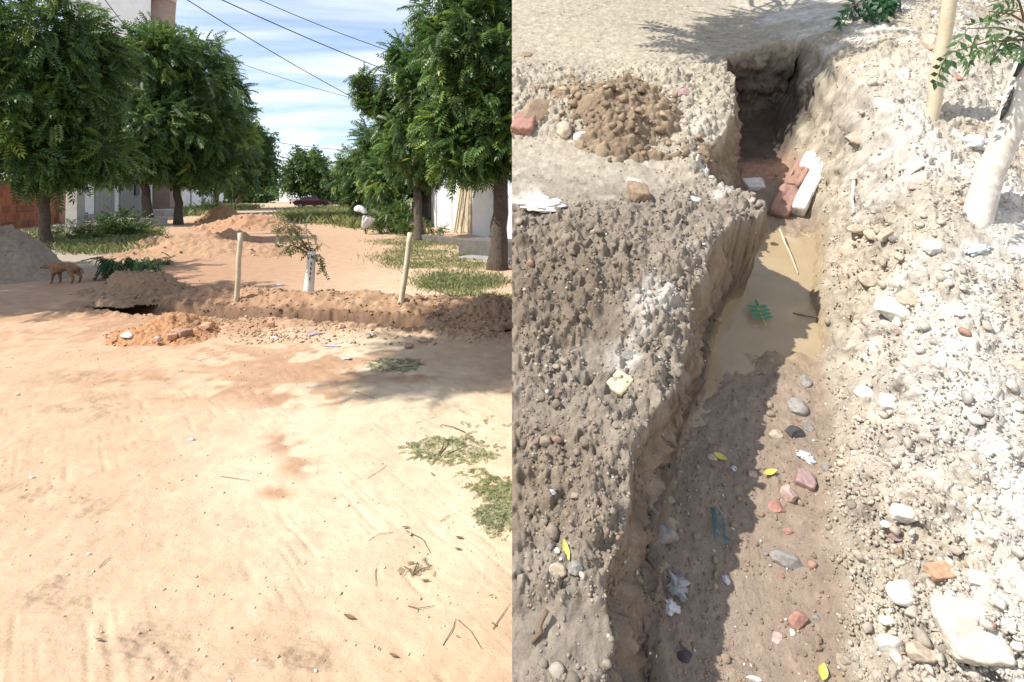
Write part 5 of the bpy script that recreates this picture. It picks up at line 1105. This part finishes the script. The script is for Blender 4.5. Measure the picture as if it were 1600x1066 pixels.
litter('lilac cloth strip twisted over the front rubble', 493, 524, 34, 9, M_purp, 73, 'cloth_strip', 'cloth', 30, 8)
litter('second lilac cloth strip below the twisted one', 517, 541, 34, 8, M_purp, 74, 'cloth_strip', 'cloth', -20, 8)
litter('crumpled silver foil ball on the bare sand', 300, 688, 12, 11, M_wrapr, 75, 'foil_ball', 'litter')
litter('white paper scrap on the ridge at the left', 435, 484, 18, 4, M_wrapr, 76, 'paper_scrap', 'litter', 0, 6)
for (px, py, lb) in ((27, 616, 'small white pebble near the left edge of the sand'), (50, 746, 'pale pebble on the lower left sand'), (139, 866, 'white shell-like chip on the lower left sand')): gst(lb, px, py, 7, 4, 'white')
dl = [(546, 967, 24, .42, (545, 968), 'large dry brown leaf low on the sand, centre'), (615, 1027, 18, 0, 0, 'grey-green curled leaf near the lower border'), (592, 1016, 9, 80, 0, 'small dark curled leaf beside the grey-green one'), (634, 826, 14, 10, 0, 'dark folded leaf in the middle of the right sand'), (772, 978, 12, -40, 0, 'small brown leaf near the right lower sand'), (768, 933, 10, 20, 0, 'tiny brown leaf above the other right one'), (715, 997, 8, 0, 0, 'small round brown leaf where thin stalks cross'), (718, 842, 16, -10, 0, 'dry tan leaf below the big cut branch'), (716, 860, 14, -10, 0, 'second dry tan leaf below the first'), (665, 910, 16, 5, 0, 'flat pale leaf near the tuft of leaflets'), (155, 1002, 14, 10, 0, 'dry greenish leaf on the lower left sand'), (676, 743, 12, -50, 0, 'brown curled leaf below the big cut branch')]
for (px, py, L, rot, _x, lb) in dl:
    k = gz(px, py).y / FPX; tag(link('dry_leaf', leafmesh(M_dry, L * k * .85, L * k * .28, .22), mat=gput(px, py, rot if rot > 1 or rot < 0 else -18, .006)), lb, 'leaf')
tw = [((575, 748), (605, 728), 'bent thin twig on the pale sand left of the big cut branch'), ((576, 846), (616, 833), 'curved twig in the middle of the right sand'), ((634, 830), (673, 866), 'long thin stalk running down from the dark folded leaf'), ((688, 816), (720, 800), 'bowed twig below the big cut branch'), ((637, 948), (680, 948), 'straight thin stalk lying level on the lower sand'), ((716, 970), (752, 1015), 'long diagonal stalk near the lower right'), ((692, 1010), (712, 968), 'left one of three crossing thin stalks'), ((770, 985), (797, 945), 'curved stalk at the right edge of the sand'), ((588, 890), (588, 918), 'upright looking thin stalk on the lower sand'), ((155, 888), (172, 872), 'short dark twig on the lower left sand'), ((345, 745), (390, 752), 'knotted dark twig on the left sand'), ((308, 565), (330, 559), 'small dark stick on the reddish damp patch'), ((650, 662), (685, 652), 'thin bowed twig above the big cut branch'), ((555, 613), (590, 625), 'thin dark twig below the small green branch')]
for i, (a, b, lb) in enumerate(tw):
    A_2, B_2 = gz(*a), gz(*b); random.seed(i); Mm = A_2.lerp(B_2, .5) + Vector((random.uniform(-.02, .02), random.uniform(-.02, .02), .006)); m = MB(); m.tube([A_2 + Vector((0, 0, .004)), Mm, B_2 + Vector((0, 0, .005))], [.0016, .0014, .0008], 5); tag(m.build('twig', M_twig, None, True), lb, 'twig')
# hanging plastic bags on a dead bush
A = G(572, 366); t = empty('dead_bush', A); tag(t, 'bare dry weed stalks holding two white plastic bags', 'bush'); random.seed(4)
for k in range(9): MB().tube([(0, 0, -.05), (random.uniform(-.2, .2), random.uniform(-.1, .1), .5), (random.uniform(-.55, .55), random.uniform(-.2, .2), random.uniform(.7, 1.5))], [.012, .008, .004], 5).build('stem', M_twig, t)
def bagm(px, py, wpx, hpx, sd, lb, rl=0):
    """a thin bag hanging open downwards, gathered at the top and creased"""
    c = W(px, py, A.y - .1); k = A.y / FPX; a = np.linspace(0, 2 * np.pi, 41)[:-1]; tt = np.linspace(0, 1, 14); Aa, Tt = np.meshgrid(a, tt)
    rad = (.16 + .9 * Tt ** .55 * (1 - .25 * Tt ** 4)) * (1 + .22 * np.sin(Aa * 5 + sd) * Tt + .16 * fbm(np.cos(Aa) * 2.2 + sd, np.sin(Aa) * 2.2 + Tt * 3, 3, sd)) * .5
    X = rad * np.cos(Aa) * wpx * k + .12 * wpx * k * Tt; Yy = rad * np.sin(Aa) * wpx * k * .5; Z = (.5 - Tt) * hpx * k + .08 * hpx * k * fbm(np.cos(Aa) * 2, np.sin(Aa) * 2, 2, sd + 5) * Tt
    n, m_ = X.shape; ii = np.arange(n * m_).reshape(n, m_); F = np.stack([ii[:-1].ravel(), ii[1:].ravel(), np.roll(ii, -1, 1)[1:].ravel(), np.roll(ii, -1, 1)[:-1].ravel()], 1)
    o = link('plastic_bag', npmesh('plastic_bag', np.stack([X.ravel(), Yy.ravel(), Z.ravel()], 1), F, M_plast, None, True), mat=Matrix.Translation(c) @ Matrix.Rotation(R(rl), 4, 'Y') @ Matrix.Rotation(R(sd * 40), 4, 'Z')); tag(o, lb, 'bag')
bagm(562, 326, 22, 10, 81, 'upper white plastic bag caught on the dry weed', 14); bagm(572, 348, 25, 20, 84, 'lower larger white plastic bag hanging below the first', 205)

# ------------------------------------------------------------------ cars
def car(label, base, ang, col, seed, hatch=False):
    t = empty('parked_car', base); t.rotation_euler = (0, 0, R(ang)); tag(t, label, 'car')
    mp_ = mat('car_paint', col, .28, .06, 2, 0, 10, spec=.6); gl = mat('car_glass', (.02, .025, .03), .08, 0, 2, 0, 10, spec=.6); ty = mat('tyre_rubber', (.02, .02, .02), .9, .1, 8, 0, 10)
    prof = [(-2.05, .35), (-2.1, .75), (-1.95, .95), (-1.5, 1.0), (-.85, 1.42), (.45, 1.45), (1.1, 1.02), (1.9, .88), (2.1, .65), (2.08, .35)]
    if hatch: prof = [(-1.85, .35), (-1.9, .9), (-1.75, 1.35), (-1.5, 1.5), (.3, 1.52), (.95, 1.05), (1.7, .9), (1.88, .62), (1.86, .35)]
    n = len(prof); m = MB(); vs = []
    for y, ins in ((-.82, 0), (.82, 0)):
        for (x, z) in prof: vs.append((x, y * (.82 if z > 1.1 else 1), z))
    m.add(vs, [tuple(range(n))[::-1], tuple(range(n, 2 * n))] + [(i, (i + 1) % n, n + (i + 1) % n, n + i) for i in range(n)]); m.V = [(v[0], -v[1], v[2]) for v in m.V]; m.F = [f[::-1] for f in m.F]
    b = m.build('body', mp_, t); bevel(b, .07, 3)
    for s_ in (-1, 1):
        wl = [(-1.2, 1.03, .80), (-.8, 1.36, .71), (-.15, 1.38, .71), (-.15, 1.03, .80)] ; wr = [(-.08, 1.03, .80), (-.08, 1.38, .71), (.4, 1.38, .71), (.85, 1.03, .80)]
        for q_ in (wl, wr): link('window', MB().add([(x, s_ * (y + .012), z) for x, z, y in q_], [(0, 1, 2, 3) if s_ < 0 else (3, 2, 1, 0)]).mesh('window', gl), t)
    link('windscreen', MB().add([(.52, -.6, 1.40), (.52, .6, 1.40), (1.08, .72, 1.07), (1.08, -.72, 1.07)], [(0, 3, 2, 1)]).mesh('windscreen', gl), t)
    link('rear_window', MB().add([(-.90, -.6, 1.41), (-.90, .6, 1.41), (-1.48, .72, 1.04), (-1.48, -.72, 1.04)], [(0, 1, 2, 3)]).mesh('rear_window', gl), t)
    wm = MB().tube([(0, -.1, 0), (0, .1, 0)], .31, 18).mesh('wheel', ty)
    hub = MB().tube([(0, -.115, 0), (0, .115, 0)], .17, 12).mesh('hub', mat('hubcap', (.5, .5, .5), .4, .1, 2, 0, 10))
    for x in (-1.3, 1.28):
        for y in (-.76, .76): w = link('wheel', wm, t, Matrix.Translation((x, y, .31))); link('hub', hub, w)
    lt_ = mat('lamp_red', (.5, .03, .02), .3, 0, 2, 0, 10)
    for y in (-.62, .62): link('tail_light', MB().box(-2.13, -2.02, y - .14, y + .14, .68, .85).mesh('tail_light', lt_), t)
    return t
car('dark red car parked on the right side of the street in the shade', G(489, 325), 8, (.10, .018, .018), 1)
car('silver car parked just behind and left of the dark red car', G(463, 318.5), 100, (.55, .56, .58), 2, True)

# ------------------------------------------------------------------ dog
def dog():
    A = gz(100, 443); t = empty('dog', A); tag(t, 'small tan dog standing by the sand heap, head low and turned left', 'dog'); s_ = 1.0
    nodes = {'hip': ((.20, 0, .30), .072), 'loin': ((.10, 0, .315), .062), 'chest': ((-.06, 0, .29), .082), 'sh': ((-.15, 0, .30), .072), 'neck': ((-.22, -.01, .315), .045), 'head': ((-.29, -.02, .32), .050), 'muz': ((-.355, -.025, .295), .026), 'nose': ((-.385, -.027, .287), .017),
        't1': ((.26, 0, .30), .018), 't2': ((.32, .01, .24), .014), 't3': ((.34, .01, .17), .008)}
    E = [('hip', 'loin'), ('loin', 'chest'), ('chest', 'sh'), ('sh', 'neck'), ('neck', 'head'), ('head', 'muz'), ('muz', 'nose'), ('hip', 't1'), ('t1', 't2'), ('t2', 't3')]
    for i, y in enumerate((-.055, .055)):
        f = .03 if i else -.02
        for k, (p, r) in enumerate((((-.14 + f * .3, y, .20), .036), ((-.145 + f, y, .11), .021), ((-.15 + f * 1.3, y, .025), .017), ((-.175 + f * 1.3, y, .014), .018))):
            nodes[f'f{i}{k}'] = (p, r); E.append((f'f{i}{k-1}' if k else 'sh', f'f{i}{k}'))
        for k, (p, r) in enumerate((((.17 + f, y, .20), .042), ((.235 + f, y, .13), .022), ((.215 + f, y, .03), .016), ((.185 + f, y, .014), .018))):
            nodes[f'h{i}{k}'] = (p, r); E.append((f'h{i}{k-1}' if k else 'hip', f'h{i}{k}'))
    names = list(nodes); me = bpy.data.meshes.new('body'); me.from_pydata([nodes[n][0] for n in names], [(names.index(a), names.index(b)) for a, b in E], []); o = link('body', me, t)
    sk = o.modifiers.new('skin', 'SKIN'); sk.use_smooth_shade = True
    for i, n in enumerate(names): me.skin_vertices[0].data[i].radius = (nodes[n][1] * 1.02, nodes[n][1] * 1.2)
    me.skin_vertices[0].data[0].use_root = True
    sb = o.modifiers.new('sub', 'SUBSURF'); sb.levels = 2; sb.render_levels = 2
    me.materials.append(mat('tan_fur', (.30, .175, .095), .95, .35, 14, .8, 90, rgb2=(.16, .09, .055)))
    fd = mat('dark_fur', (.05, .035, .03), .8, .2, 9, .2, 60)
    for y in (-.05, .022): link('ear', MB().add([(-.27, y, .355), (-.255, y + .03, .35), (-.25, y + .012, .30), (-.262, y - .012, .305)], [(0, 1, 2, 3), (3, 2, 1, 0)]).mesh('ear', fd), t)
    V, F = I2; link('nose', npmesh('nose', V * .017 + np.array([-.392, -.027, .291]), F, fd, None, True), t)
    for y in (-.055, .012): link('eye', npmesh('eye', V * .008 + np.array([-.325, y, .333]), F, fd, None, True), t)
dog()
